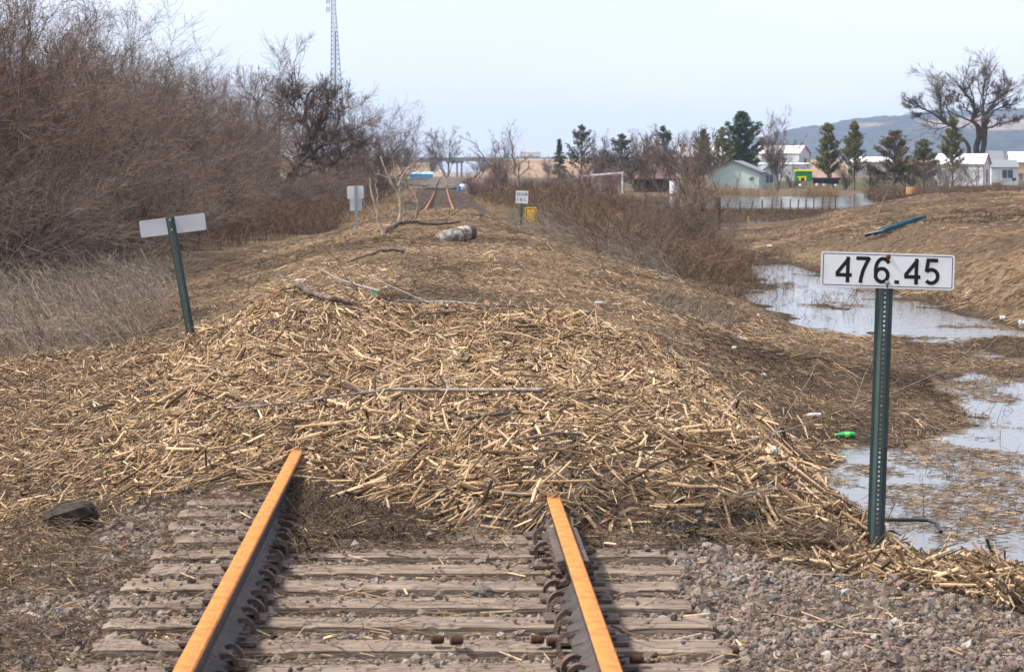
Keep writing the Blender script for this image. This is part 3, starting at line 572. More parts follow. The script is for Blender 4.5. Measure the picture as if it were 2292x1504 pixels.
def stones():
    ph = (1 + 5 ** .5) / 2
    ico = nrm(np.array([(-1, ph, 0), (1, ph, 0), (-1, -ph, 0), (1, -ph, 0), (0, -1, ph), (0, 1, ph), (0, -1, -ph), (0, 1, -ph), (ph, 0, -1), (ph, 0, 1), (-ph, 0, -1), (-ph, 0, 1)], float))
    fc = np.array([(0, 11, 5), (0, 5, 1), (0, 1, 7), (0, 7, 10), (0, 10, 11), (1, 5, 9), (5, 11, 4), (11, 10, 2), (10, 7, 6), (7, 1, 8), (3, 9, 4), (3, 4, 2), (3, 2, 6), (3, 6, 8), (3, 8, 9), (4, 9, 5), (2, 4, 11), (6, 2, 10), (8, 6, 7), (9, 8, 1)])
    def ok(x, y): return (y < front(x) + .5) & (x > -2.75) & (x < np.interp(y, [8, 11, 12.6, 13.4, 14.4], [3.4, 3.2, 2.9, 1.9, 1.6]) + .1) & (np.abs(np.abs(x) - .755) > .085)
    X = []; Yy = []; S = []
    for n, s0 in ((95000, .0085), (34000, .0145), (4200, .022)):
        x, y = scatter(n, (-2.9, 3.5), (8.3, 16.2), ok)
        inside = np.abs(x) < 1.3; on = np.abs(((y - TIE0) / TIES + .5) % 1 - .5) * TIES < .125
        m = ~(inside & on) | (RNG.random(len(x)) < .02 + .12 * (x < -1) * (fbm(x * 2, y * 2, 8) > 0)) 
        sp = (~inside) & (x < 0) & (fbm(x * .9, y * .9, 12) > .12) & (RNG.random(len(x)) < .6)
        m &= ~sp
        x, y = x[m], y[m]; X.append(x); Yy.append(y); S.append(s0 * np.exp(.26 * RNG.standard_normal(len(x))).clip(.4, 1.6))
    x = np.concatenate(X); y = np.concatenate(Yy); s = np.concatenate(S); n = len(x)
    inside = np.abs(x) < 1.3; on = np.abs(((y - TIE0) / TIES + .5) % 1 - .5) * TIES < .125
    z = np.where(inside & on, -.172 + s * .5, np.where(inside, -.232 + .035 * fbm(x * 2, y * 3, 9), ground(x, y)) + s * U(-.1, .9, n))
    V = ico[None] * (1 + .22 * RNG.standard_normal((n, 12, 1))).clip(.6, 1.5) * RNG.uniform(.6, 1.35, (n, 1, 3)) * s[:, None, None]
    q = RNG.standard_normal((n, 4)); q /= np.linalg.norm(q, axis=1, keepdims=True); a, b, c, d = q.T
    M = np.stack([1 - 2 * (c * c + d * d), 2 * (b * c - a * d), 2 * (b * d + a * c), 2 * (b * c + a * d), 1 - 2 * (b * b + d * d), 2 * (c * d - a * b), 2 * (b * d - a * c), 2 * (c * d + a * b), 1 - 2 * (b * b + c * c)], 1).reshape(n, 3, 3)
    V = np.einsum('nij,nkj->nki', M, V) + np.stack([x, y, z], 1)[:, None]
    F = (np.arange(n) * 12)[:, None, None] + fc[None]
    C = np.repeat(pal('stone', n, jit=.15) * .68 + np.array((.17, .125, .092)) * .32 * .8, 12, 0)
    tag(obj('ballast_stones', mesh('ballast_stones', V.reshape(-1, 3), [F.reshape(-1, 3)], stone_m, cols=C)), 'pink, grey and tan crushed stone around the ties', 'gravel', kind='stuff')
TIE0 = 8.88; TIES = .502
stones()
# far ballast shoulders and small stones of the line beyond
def far_ballast():
    n = 26000; y = np.exp(U(math.log(118), math.log(420), n)); x = U(-3.1, 3.1, n); s = .03 * (y / 120) ** .8 * np.exp(.25 * RNG.standard_normal(n))
    s = s * np.where(np.abs(x) < .9, .6, 1); m = np.abs(np.abs(x) - .755) > .09; x, y, s = x[m], y[m], s[m]; n = len(x); z = ground(x, y)
    t = nrm(np.array([(1, 1, 1), (-1, -1, 1), (-1, 1, -1), (1, -1, -1)], float)); V = t[None] * (1 + .3 * RNG.standard_normal((n, 4, 1))) * s[:, None, None] + np.stack([x, y, z], 1)[:, None]
    F = (np.arange(n) * 4)[:, None, None] + np.array([(0, 1, 2), (0, 3, 1), (0, 2, 3), (1, 3, 2)])[None]
    tag(obj('far_ballast', mesh('far_ballast', V.reshape(-1, 3), [F.reshape(-1, 3)], stone_m, cols=np.repeat(pal('stone', n) * np.array([.82, .74, .66]), 4, 0))), 'pinkish stone shoulders of the clear track far ahead', 'gravel', kind='stuff')
far_ballast()
# ------------------------------------------------------------------ dead weeds and grasses in masses
def weeds(name, label, specs):
    parts = []
    for (n, xr, yr, keep, h, lean, curve, r, pl, az, rib) in specs:
        x, y = scatter(n, xr, yr, keep); m = len(x); hh = U(*h, m)
        P = blades(x, y, hh, lean, curve, az=None if az is None else az + .5 * RNG.standard_normal(m), K=5)
        P[:, 1:] += (hh * .05)[:, None, None] * RNG.standard_normal((m, 4, 3))
        if rib: V, FL = ribbons(P, np.full(m, r * 2) * U(.6, 1.4, m)); c = np.repeat(pal(pl, m), 10, 0)
        else: V, FL = tubes(P, np.linspace(1, .3, 5)[None] * (r * U(.6, 1.4, m))[:, None], 3); c = np.repeat(pal(pl, m), 15, 0)
        parts.append((V, FL, c))
        if not rib and r > .004:     # side twigs and seed heads
            k = 4; src = np.repeat(np.arange(m), k); t = U(.35, 1, len(src)); ii = np.minimum((t * 4).astype(int), 3); f = (t * 4 - ii)[:, None]
            p0 = P[src, ii] * (1 - f) + P[src, ii + 1] * f; T = nrm(P[src, ii + 1] - P[src, ii]); d = nrm(T + .8 * RNG.standard_normal((len(src), 3)) + [0, 0, .2]); L = hh[src] * U(.1, .32, len(src))
            Q = np.stack([p0, p0 + d * L[:, None] * .5, p0 + d * L[:, None] + [0, 0, .02]], 1)
            V, FL = tubes(Q, np.array([[.6, .5, .6]]) * (r * U(.5, 1.2, len(src)))[:, None], 3); parts.append((V, FL, np.repeat(pal(pl, len(src)), 9, 0)))
    V, FL, C = joinm(parts)
    tag(obj(name, mesh(name, V, FL, weed_m, cols=C)), label, 'dead grass', kind='stuff')
inv = lambda x, y: (x > -.178 * y - 1) & (x < .236 * y + 1)
weeds('dead_grass', 'grey bent dead grass on the low ground at the left', [
    (26000, (-15, -3.6), (34, 74), lambda x, y: inv(x, y) & (x < np.interp(y, [33, 42, 60, 75], [-4.4, -4.6, -6.3, -6.6])) & (RNG.random(len(x)) < np.clip(.7 + 2 * fbm(x * .5, y * .3, 6), .1, 1)), (.35, .95), .85, .9, .0032, 'grey', .3, False),
    (9000, (-15, -3.6), (34, 74), lambda x, y: inv(x, y) & (x < np.interp(y, [33, 42, 60, 75], [-4.4, -4.6, -6.3, -6.6])) & (fbm(x * .6, y * .3, 66) > 0), (.3, .8), .7, .8, .0035, 'weed', .3, False),
    (5000, (-15, -3.6), (34, 62), lambda x, y: inv(x, y) & (x < np.interp(y, [33, 42, 60, 75], [-4.2, -4.4, -6, -6.6])), (.7, 1.3), .35, 1.2, .005, 'grey', 2.6, False)])
weeds('weed_bank', 'rusty brown weeds standing under the left thicket', [
    (20000, (-32, -4.4), (72, 190), lambda x, y: inv(x, y) & (x < np.interp(y, [72, 95, 120, 190], [-8.5, -6.8, -5.2, -4.4])), (.7, 1.7), .22, .5, .008, 'weed', None, False),
    (9000, (-60, -4.6), (180, 380), lambda x, y: inv(x, y) & (x > -45), (.9, 1.9), .22, .5, .016, 'weed', None, False)])
weeds('weed_hedge', 'dense brown weeds between the two railway signs and the farm', [
    (17000, (3.9, 19), (98, 178), lambda x, y: inv(x, y) & (x > np.interp(y, [98, 110, 130, 178], [6.4, 5.4, 5.0, 4.6])) & (x < np.interp(y, [98, 110, 178], [10.4, 10.6, 12.5])), (.6, 1.65), .2, .5, .010, 'weed', None, False),
    (9000, (3.6, 34), (178, 300), lambda x, y: inv(x, y) & (x < np.interp(y, [178, 200, 300], [15, 12.5, 17])), (1.0, 2.0), .2, .5, .018, 'weed', None, False),
    (5000, (8, 13), (66, 92), lambda x, y: inv(x, y) & (x < np.interp(y, [66, 92], [8.4, 11])), (.2, .7), .4, .8, .005, 'weed', None, False)])
weeds('tawny_grass', 'pale tawny grass along the right shoulder of the far track', [
    (15000, (2.9, 6), (84, 150), lambda x, y: (x > np.interp(y, [84, 150], [3.6, 3.1])) & (x < np.interp(y, [84, 100, 150], [4.4, 5.8, 5.4])), (.3, .75), .4, .9, .006, 'gold', None, False),
    (5000, (3, 6), (150, 330), lambda x, y: (x > 3.3), (.4, .8), .4, .9, .012, 'gold', None, False),
    (5000, (-6, -3), (140, 330), lambda x, y: (x < -3.1), (.4, .8), .4, .9, .012, 'gold', None, False)])
weeds('lodged_grass', 'grey swept-over grass and brambles beside the yellow sign', [
    (24000, (3.0, 9), (60, 100), lambda x, y: (x > np.interp(y, [60, 70, 85, 100], [4.6, 3.5, 3.1, 3.6])) & (x < np.interp(y, [60, 66, 80, 100], [5.6, 7.4, 9, 9])), (.6, 1.5), .7, 1.2, .0045, 'grey', 2.9, False),
    (9000, (3.6, 9), (62, 100), lambda x, y: (x > 3.8) & (x < np.interp(y, [60, 66, 80, 100], [5.6, 7.4, 9, 9])), (.6, 1.4), .4, .6, .006, 'weed', None, False)])
weeds('shore_grass', 'thin tan grass on the near slope and ditch edge', [
    (900, (3.2, 4.8), (36, 44), lambda x, y: ((x - 4.0) / .7) ** 2 + ((y - 40) / 2.2) ** 2 < 1, (.3, .7), .5, .8, .0028, 'grey', .6, False),
    (260, (2.4, 3.6), (15.3, 17.2), lambda x, y: ((x - 2.98) / .25) ** 2 + ((y - 16.0) / .5) ** 2 < 1, (.12, .32), .45, .5, .0018, 'gold', .3, False),
    (7000, (-1.2, 3.2), (27.5, 34), lambda x, y: ((x - 1.1) / 1.9) ** 2 + ((y - 30.3) / 2.4) ** 2 < 1, (.12, .45), .9, 1.4, .0017, 'grey', None, False),
    (3000, (6, 12), (55, 92), lambda x, y: (ground(x, y) < -.9) & (ground(x, y) > -1.33), (.15, .5), .4, .8, .005, 'weed', None, False)])
weeds('fence_line_weeds', 'brown weeds on the low strip under the wire fence', [
    (9000, (15, 42), (178, 192), lambda x, y: (x > 16) & (ground(x, y) > -1.36), (.12, .5), .25, .6, .012, 'weed', None, False),
    (4500, (15, 40), (146, 172), lambda x, y: (x < 26) & (x > 16), (.25, .6), .3, .6, .012, 'weed', None, False),
    (5200, (30, 60), (304, 318), lambda x, y: (x > 30) & (x < 48) & (fbm(x * .3, y * .1, 3) > -.1), (.5, 1.5), .15, .3, .016, 'gold', None, False),
    (7000, (36, 66), (250, 300), lambda x, y: (x > np.interp(y, [250, 300], [43, 50])), (.9, 1.7), .15, .4, .02, 'weed', None, False)])
# ------------------------------------------------------------------ trees
def grow(P, rad, n, t0, t1, ang, asd, lf, K, up, wig, rr, rng, tipr=.25, lsd=.3, drop=.5):
    """children of the polylines P; returns (Q, rads)"""
    N, KP, _ = P.shape
    src = np.repeat(np.arange(N), n); M = len(src); t = rng.uniform(t0, t1, M)
    f = t * (KP - 1); i = np.minimum(f.astype(int), KP - 2); f = (f - i)
    p0 = P[src, i] * (1 - f)[:, None] + P[src, i + 1] * f[:, None]; T = nrm(P[src, i + 1] - P[src, i])
    pr = rad[src, i] * (1 - f) + rad[src, i + 1] * f
    plen = np.linalg.norm(np.diff(P, axis=1), axis=2).sum(1)[src]
    a = R(ang) + R(asd) * rng.standard_normal(M)
    rnd = rng.standard_normal((M, 3)); perp = nrm(rnd - (rnd * T).sum(1, keepdims=True) * T)
    d = T * np.cos(a)[:, None] + perp * np.sin(a)[:, None]
    L = plen * lf * (1 - drop * t) * np.exp(lsd * rng.standard_normal(M))
    Q = np.zeros((M, K, 3)); Q[:, 0] = p0
    for k in range(1, K):
        d = nrm(d + np.array([0, 0, up]) + wig * rng.standard_normal((M, 3)))
        Q[:, k] = Q[:, k - 1] + d * (L / (K - 1))[:, None]
    r0 = pr * rr; rads = r0[:, None] * np.linspace(1, tipr, K)[None]
    return Q, rads
def stems(n, h, lean, K, up, wig, r, rng, spread=.2, lsd=.15, tip=.15):
    az = rng.uniform(0, 6.283, n) + np.arange(n) * 2.4; th = np.abs(R(lean) * (.3 + .9 * rng.random(n)))
    d = np.stack([np.sin(th) * np.cos(az), np.sin(th) * np.sin(az), np.cos(th)], 1)
    P = np.zeros((n, K, 3)); P[:, 0, 0] = spread * np.cos(az) * rng.random(n); P[:, 0, 1] = spread * np.sin(az) * rng.random(n); P[:, 0, 2] = -.2
    L = h * np.exp(lsd * rng.standard_normal(n))
    for k in range(1, K):
        d = nrm(d + np.array([0, 0, up]) + wig * rng.standard_normal((n, 3))); P[:, k] = P[:, k - 1] + d * (L / (K - 1))[:, None]
    return P, (r * np.exp(.25 * rng.standard_normal(n)))[:, None] * np.linspace(1, tip, K)[None] ** 1
def tree_from(name, levels, label, cat, trunk_mat, pals, ntrunk=2, sides=(7, 5, 4, 3, 3), group=None, seed=1, rmin=.0):
    rng = np.random.default_rng(seed)
    root = thing(name, label, cat, group=group)
    tr = joinm([tubes(P, np.maximum(r, rmin), sides[i]) + (None,) for i, (P, r) in enumerate(levels[:ntrunk])])
    obj('trunk', mesh('trunk', tr[0], tr[1], trunk_mat, smooth=True), root)
    parts = []
    for i, (P, r) in enumerate(levels[ntrunk:]):
        V, FL = tubes(P, np.maximum(r, rmin), 3); parts.append((V, FL, np.repeat(pal(pals, len(P), rng), P.shape[1] * 3, 0)))
    V, FL, C = joinm(parts); obj('crown', mesh('crown', V, FL, weed_m, cols=C), root)
    return root
def thicket(seed, h=7.5, pals='twig', dens=1.0, lean=24, rt=.0055):
    rng = np.random.default_rng(seed)
    s = stems(9, h, lean, 9, .03, .10, .07, rng, .5)
    a = grow(*s, int(10 * dens), .12, .95, 34, 12, .52, 6, .07, .16, .55, rng)
    b = grow(*a, int(9 * dens), .1, 1, 36, 14, .55, 5, .05, .15, .5, rng); b = (b[0], np.maximum(b[1], .006))
    c = grow(*b, 7, .1, 1, 38, 18, .60, 4, .03, .26, .6, rng); c = (c[0], np.maximum(c[1], rt))
    return tree_from('bare_tree', [s, a, b, c], '', 'tree', bark_m, pals, seed=seed)
def limbed(seed, limbs, sc_m, n=(10, 10, 8), tmin=.011, t2=.009, dep=.25, lf=.34, bark=None, t0=.3, ang=36, up=.12):
    """limbs: list of (outline points (x,z), base radius) in units of sc_m metres; depth wanders with the seed"""
    rng = np.random.default_rng(seed); K = 14; Ps = []; Rs = []
    for pts, r in limbs:
        P = np.array(pts, float) * sc_m; t_ = np.linspace(0, 1, len(P)); t = np.linspace(0, 1, K)
        x = np.interp(t, t_, P[:, 0]); z = np.interp(t, t_, P[:, 1]); ln = np.abs(np.diff(P, axis=0)).sum()
        y = np.cumsum(rng.standard_normal(K) * .3 + rng.uniform(-1, 1) * dep) * ln / K * .5; y -= y[0]
        Q = np.stack([x, y, z], 1); Q[1:-1] = (Q[:-2] + 2 * Q[1:-1] + Q[2:]) / 4; Q[1:] += rng.standard_normal((K - 1, 3)) * ln * .012
        Ps.append(Q); Rs.append(r * np.linspace(1, .16, K) ** .9)
    s = (np.array(Ps), np.array(Rs))
    a = grow(*s, n[0], t0, 1, ang, 12, lf, 7, up, .15, .55, rng, drop=.3)
    b = grow(*a, n[1], .15, 1, 34, 13, .5, 5, up * .8, .14, .55, rng); b = (b[0], np.maximum(b[1], tmin))
    c = grow(*b, n[2], .1, 1, 34, 14, .6, 4, up * .6, .16, .6, rng); c = (c[0], np.maximum(c[1], t2))
    return tree_from('bare_tree', [s, a, b, c], '', 'tree', bark or bark_dark_m, 'twig', seed=seed)
def gnarled(seed):
    L = [([(0, -10), (-5, 50), (-25, 90), (-55, 135), (-70, 185), (-60, 225), (-75, 262)], .40), ([(5, -10), (8, 60), (22, 95), (55, 140), (48, 195), (40, 240), (62, 290)], .42),
         ([(5, 20), (20, 80), (50, 118), (95, 150), (125, 190), (118, 240)], .26), ([(-5, 20), (-30, 75), (-70, 100), (-105, 140), (-115, 185)], .24), ([(50, 150), (80, 195), (100, 240), (92, 275)], .15), ([(-55, 140), (-25, 190), (-5, 235), (5, 275)], .15), ([(45, 190), (20, 230), (15, 290)], .12), ([(10, 70), (70, 90), (120, 110), (155, 150)], .18)]
    L = [(a_, b_ * .8) for a_, b_ in L]
    return limbed(seed, L, 1 / 29.9, n=(13, 11, 9), tmin=.013, t2=.011, lf=.40, dep=.15, ang=46, up=.06, t0=.25)
def vase(seed, h=18, lean=26, n=5, pals='twig', r=.30, rt=.02, wig=.08, bark=None, tw=7, up=.05):
    rng = np.random.default_rng(seed)
    s = stems(n, h, lean, 9, up, wig, r, rng, .3, tip=.12)
    a = grow(*s, 11, .2, .97, 30, 9, .46, 6, .09, wig * 1.2, .5, rng)
    b = grow(*a, 9, .12, 1, 30, 12, .46, 5, .08, .12, .5, rng); b = (b[0], np.maximum(b[1], rt))
    c = grow(*b, tw, .1, 1, 30, 14, .5, 4, .05, .15, .6, rng); c = (c[0], np.maximum(c[1], rt * .8))
    return tree_from('bare_tree', [s, a, b, c], '', 'tree', bark or bark_far_m, pals, seed=seed)
def sparse(seed, h=9, n=2, lean=14, twigs=True, bark=None):    # dead, with few crooked branches
    rng = np.random.default_rng(seed)
    s = stems(n, h, lean, 10, .06, .12, .13, rng, .3, tip=.15)
    a = grow(*s, 6, .3, .97, 40, 12, .38, 7, .12, .2, .55, rng)
    b = grow(*a, 3, .25, 1, 38, 14, .42, 5, .08, .2, .55, rng); b = (b[0], np.maximum(b[1], .009))
    c = grow(*b, 2, .3, 1, 38, 14, .5, 4, .05, .2, .6, rng); c = (c[0], np.maximum(c[1], .007))
    return tree_from('dead_tree', [s, a, b, c], '', 'tree', bark or bark_far_m, 'grey', seed=seed)
def conifer(seed, h=9, w=3, pine=False, cols=((.03, .055, .02), (.06, .085, .022), (.02, .04, .018)), sp=1.0, bare=.12):
    rng = np.random.default_rng(seed); root = thing('evergreen_tree', '', 'tree')
    tP = np.array([[(0, 0, -.2), (.05, 0, h * .33), (0, .05, h * .66), (0, 0, h)]]); tV, tF = tubes(tP, np.array([[.16, .13, .08, .02]]) * (h / 9), 7)
    nb = int((h - h * bare) * 26 * sp); t = rng.uniform(bare, .985, nb) ** 1.0; az = rng.uniform(0, 6.283, nb)
    rad = (w * .5) * (np.interp(t, [0, .15, .4, .7, .9, 1], [.7, 1, .9, .58, .28, .05]) if pine else np.interp(t, [0, .12, 1], [.85, 1, .05])) * (.6 + .45 * rng.random(nb)) * (1 + .18 * np.sin(az * 2 + t * 17 + seed)) * (1 + .16 * np.sin(t * 23 + seed * 3))
    up = R(22) if pine else R(8); L = np.maximum(rad, .1)
    K = 5; P = np.zeros((nb, K, 3)); P[:, 0, 2] = t * h
    for k in range(1, K):
        e = up + (.10 * k if pine else -.06 * k) + .15 * rng.standard_normal(nb)
        P[:, k] = P[:, k - 1] + (L / (K - 1))[:, None] * np.stack([np.cos(az) * np.cos(e), np.sin(az) * np.cos(e), np.sin(e)], 1)
    V, F = tubes(P, np.linspace(1, .3, K)[None] * (.022 * np.sqrt(L))[:, None], 3)
    me = joinm([(tV, tF, None), (V, F, None)]); obj('trunk', mesh('trunk', me[0], me[1], bark_m, smooth=True), root)
    # needle tufts along the outer part of each branch
    nt_ = (L * 26 * sp + 8).astype(int); src = np.repeat(np.arange(nb), nt_); m = len(src); s = rng.uniform(.3, 1.05, m) * (K - 1); i = np.minimum(s.astype(int), K - 2); f = (s - i)[:, None]
    c = P[src, i] * (1 - f) + P[src, i + 1] * f + .13 * (h / 9) * rng.standard_normal((m, 3)) * np.array([1, 1, .6])
    q = 7; cc = np.repeat(c, q, 0); mm = len(cc); d = nrm(rng.standard_normal((mm, 3)) + [0, 0, .5]); ln = (.18 if pine else .15) * (h / 9) * rng.uniform(.6, 1.5, mm)
    sd = nrm(np.cross(d, rng.standard_normal((mm, 3)))) * (ln * .20)[:, None]
    V = np.stack([cc - sd, cc + sd, cc + d * ln[:, None]], 1).reshape(-1, 3); F = np.arange(mm * 3).reshape(-1, 3)
    ck = np.array(cols)[rng.choice(len(cols), m)] * (1 + .25 * rng.standard_normal((m, 1))).clip(.4, 1.8)
    obj('crown', mesh('crown', V, [F], leaf_m, cols=np.repeat(ck, q * 3, 0)), root)
    return root
USED = {}; HT = {}
def plant(proto, key, x, y, h_scale, label, rotz=None, z=None, group=None, sxy=None, name=None, zoff=-.1, nominal=1.0, raw=False):
    if key not in HT:
        HT[key] = 0
        for ch in proto.children:
            c = np.empty(len(ch.data.vertices) * 3, np.float32); ch.data.vertices.foreach_get('co', c); HT[key] = max(HT[key], float(np.percentile(c[2::3], 99.9)))
    h_scale = (h_scale if raw else h_scale * nominal / HT[key])
    if z is None: z = gz(x, y) + zoff
    rotz = random.uniform(0, 6.28) if rotz is None else rotz
    sc_ = (h_scale * (sxy or 1), h_scale * (sxy or 1), h_scale)
    if key not in USED:
        USED[key] = 1; o = proto; o.location = (x, y, z); o.rotation_euler = (0, 0, rotz); o.scale = sc_
    else: o = dup(proto, (x, y, z), rotz, sc_)
    if group: o['group'] = group
    elif 'group' in o: del o['group']
    if name: o.name = name
    o['label'] = label; o['category'] = 'shrub' if name == 'bare_shrub' else 'tree'
    return o
TK = [thicket(101), thicket(102, lean=30, pals='twiggrey'), thicket(103, dens=1.1, lean=20), thicket(104, lean=34, pals='twiggrey')]
def th_at(i, px, Y, pytop, label, base=None, wide=1.0, **kw):
    x = xat(px, Y); z = gz(x, Y) if base is None else base
    H = (zat(pytop, Y) - z) * (1.07 if px < 900 else 1)
    return plant(TK[i % 4], 'tk%d' % (i % 4), x, Y, H, label, z=z - .1, sxy=wide, **kw)
G1 = 'bare brown trees of the thicket along the left side'
LT = [(-150, 58, -150), (-40, 62, -60), (30, 64, -30), (95, 74, 10), (150, 70, 70), (205, 84, 75), (250, 92, 135), (300, 98, 165), (345, 108, 178), (400, 112, 150), (450, 122, 160), (495, 134, 175),
      (60, 90, -20), (130, 100, 30), (200, 120, 90), (280, 130, 150), (370, 145, 155), (440, 150, 160)]
ordl = ['leftmost', 'second', 'third', 'fourth', 'fifth', 'sixth', 'seventh', 'eighth', 'ninth', 'tenth', 'eleventh', 'twelfth', 'thirteenth']
rowf = sorted([t for t in LT if LT.index(t) < 12]); rowb = sorted([t for t in LT if LT.index(t) >= 12])
for k, t in enumerate(rowf):
    th_at(k, t[0], t[1], t[2], 'tall bare brown tree, %s from the left in the front row of the left thicket' % (ordl[k] if k else 'first'), group=G1, wide=1.0)
for k, t in enumerate(rowb):
    th_at(k + 2, t[0], t[1], t[2], 'bare brown tree, %s from the left in the back row of the left thicket' % (ordl[k] if k else 'first'), group=G1, wide=1.15)
G3 = 'bare trees filling the depth of the left thicket'
for k, t in enumerate([(-60, 85, 10), (40, 115, 60), (110, 125, 75), (170, 140, 95), (230, 150, 130), (320, 160, 165), (400, 170, 165), (470, 180, 172), (530, 195, 175)]):
    th_at(k, t[0], t[1], t[2], 'bare brown tree deep inside the left thicket, %s from the left of the rearmost row' % (ordl[k] if k else 'first'), group=G3, wide=1.3)
G2 = 'low bare shrubs in front of the left thicket'
LS = [(-60, 55, 330), (20, 58, 300), (80, 60, 330), (150, 64, 350), (215, 68, 340), (275, 74, 350), (330, 80, 330), (390, 88, 340), (440, 96, 330), (490, 104, 345), (550, 116, 365), (590, 128, 385), (640, 150, 392), (700, 165, 372), (740, 175, 365), (790, 185, 350)]
for k, t in enumerate(LS):
    th_at(k + 1, t[0], t[1], t[2], 'low tangled bare shrub, %s from the left at the foot of the left thicket' % (['first', 'second', 'third', 'fourth', 'fifth', 'sixth', 'seventh', 'eighth', 'ninth', 'tenth', 'eleventh', 'twelfth', 'thirteenth', 'fourteenth', 'fifteenth', 'last'][k]), group=G2, wide=1.7, name='bare_shrub')
GN = gnarled(217); x = xat(640, 190); plant(GN, 'gn', x, 190, .97, 'wide crooked bare tree with a thick black trunk below the lattice mast', rotz=0.0, raw=True, z=-1.1)
x = xat(745, 205); plant(GN, 'gn', x, 205, .66, 'smaller crooked bare tree just right of the thick black trunk', rotz=2.6, raw=True)
th_at(1, 800, 200, 215, 'round-topped bare tree at the right end of the left thicket', wide=1.1)
th_at(3, 700, 215, 200, 'bare bushy tree behind the smaller crooked tree, under the lattice mast', wide=1.3)
th_at(0, 560, 215, 175, 'bare tree close behind the left limbs of the wide crooked tree', wide=.9)
th_at(2, 850, 260, 300, 'small bare tree standing behind the white sign back', wide=1.0)
VA = vase(301, 18, 26, 6, rt=.03, r=.24, tw=9); VB = vase(302, 18, 25, 6, up=.03, rt=.028, r=.24, tw=9)
def va(p, key, px, Y, top, label, **kw):
    x = xat(px, Y); z = max(gz(x, Y), -1.3) if Y < 1000 else -1; H = zat(top, Y) - z
    return plant(p, key, x, Y, H, label, z=z, **kw)
va(VA, 'va', 908, 760, 290, 'pale far cottonwood with a fan-shaped crown left of the track', sxy=1.05)
va(VB, 'vb', 1000, 740, 283, 'pale far cottonwood right over the track, before the bridge pier')
va(VA, 'va', 853, 640, 305, 'thin pale bare tree at the left, beside the fan-shaped cottonwood', rotz=2, sxy=.7)
u_ = lambda b, pts: [((p[0] - b[0]), (b[1] - p[1])) for p in pts]
b1 = (1120, 398)
DT = limbed(401, [(u_(b1, [(1122, 402), (1116, 350), (1101, 315), (1083, 300), (1064, 286)]), .16), (u_(b1, [(1084, 300), (1078, 286), (1062, 263), (1030, 250)]), .07), (u_(b1, [(1102, 316), (1110, 290), (1100, 262), (1105, 240)]), .07), (u_(b1, [(1117, 355), (1126, 320), (1122, 290)]), .07), (u_(b1, [(1076, 294), (1055, 296), (1040, 290)]), .045)], 1 / 25, n=(5, 4, 3), tmin=.012, t2=.010, lf=.3, bark=bark_far_m)
DT.name = 'dead_tree'; plant(DT, 'dt', xat(1120, 227), 227, .97, 'dead leaning tree with long forked limbs left of the far truck trailer', rotz=0, z=-1.0, raw=True)
b2 = (1166, 398)
DU = limbed(402, [(u_(b2, [(1168, 402), (1161, 359), (1151, 322), (1147, 283), (1139, 240)]), .17), (u_(b2, [(1160, 362), (1163, 326), (1158, 292)]), .09), (u_(b2, [(1162, 340), (1178, 321), (1204, 326)]), .055), (u_(b2, [(1160, 312), (1176, 300), (1190, 288)]), .05), (u_(b2, [(1166, 385), (1182, 372), (1190, 352)]), .07), (u_(b2, [(1150, 322), (1138, 300), (1126, 275), (1122, 250)]), .06)], 1 / 25, n=(5, 4, 3), tmin=.012, t2=.010, lf=.3, bark=bark_far_m)
DU.name = 'dead_tree'; plant(DU, 'du', xat(1166, 222), 222, .97, 'tall thin dead tree with crooked side branches just right of the green highway sign', rotz=0, z=-1.0, raw=True)
TR = thicket(105, 7.5, 'twigred', 1.0, 20)
def tr_at(px, Y, top, label, wide=1.0, **kw):
    x = xat(px, Y); z = max(gz(x, Y), -1.3); plant(TR, 'tr', x, Y, (zat(top, Y) - z), label, z=z - .1, sxy=wide, **kw)
tr_at(1120, 240, 282, 'reddish bare tree between the two tall dead trees', wide=.8)
for k, (px, top, wd) in enumerate([(1060, 368, 1.5), (1100, 345, 1.3), (1215, 368, 1.5), (1262, 352, 1.6), (1310, 345, 1.6), (1365, 352, 1.5), (1185, 372, 1.5)]):
    tr_at(px, 245 + 6 * k, top, 'purplish bare shrub %s' % ['at the track edge under the bridge span', 'under the green highway sign', 'below the far truck trailer, to its right', 'in front of the small conifer', 'left of the white frame', 'directly behind the white frame', 'below the far truck trailer, to its left'][k], wide=wd, name='bare_shrub', group='purplish bare shrubs right of the track')
YT = vase(303, 6.5, 20, 5, 'twig', .05, .0065, .10, bark_m, tw=5)
# near young trees and shrubs on the right
x = xat(1560, 86); plant(YT, 'yt', x, 86, (zat(292, 86) + 1.2), 'slender bare young tree with upright tan twigs before the green house', rotz=1.0, sxy=1.1)
x = xat(1535, 78); plant(YT, 'yt', x, 78, (zat(365, 78) + 1.2), 'lower bare young tree leaning left, beside the slender young tree', rotz=3.0, sxy=1.3)
for k, (px, Y, top, wd, lb) in enumerate([(1455, 70, 430, 1.3, 'grey-brown bare shrub rising out of the swept grass'), (1490, 76, 405, 1.2, 'tall tangled bare shrub left of the young tree'), (1420, 74, 450, 1.7, 'low tangled shrub at the left of the grey brambles'), (1590, 80, 462, 1.3, 'low dark shrub right of the young tree at the ditch'), (1340, 82, 470, 1.8, 'low brambly shrub right of the yellow sign')]):
    th_at(k, px, Y, top, lb, wide=wd, name='bare_shrub')
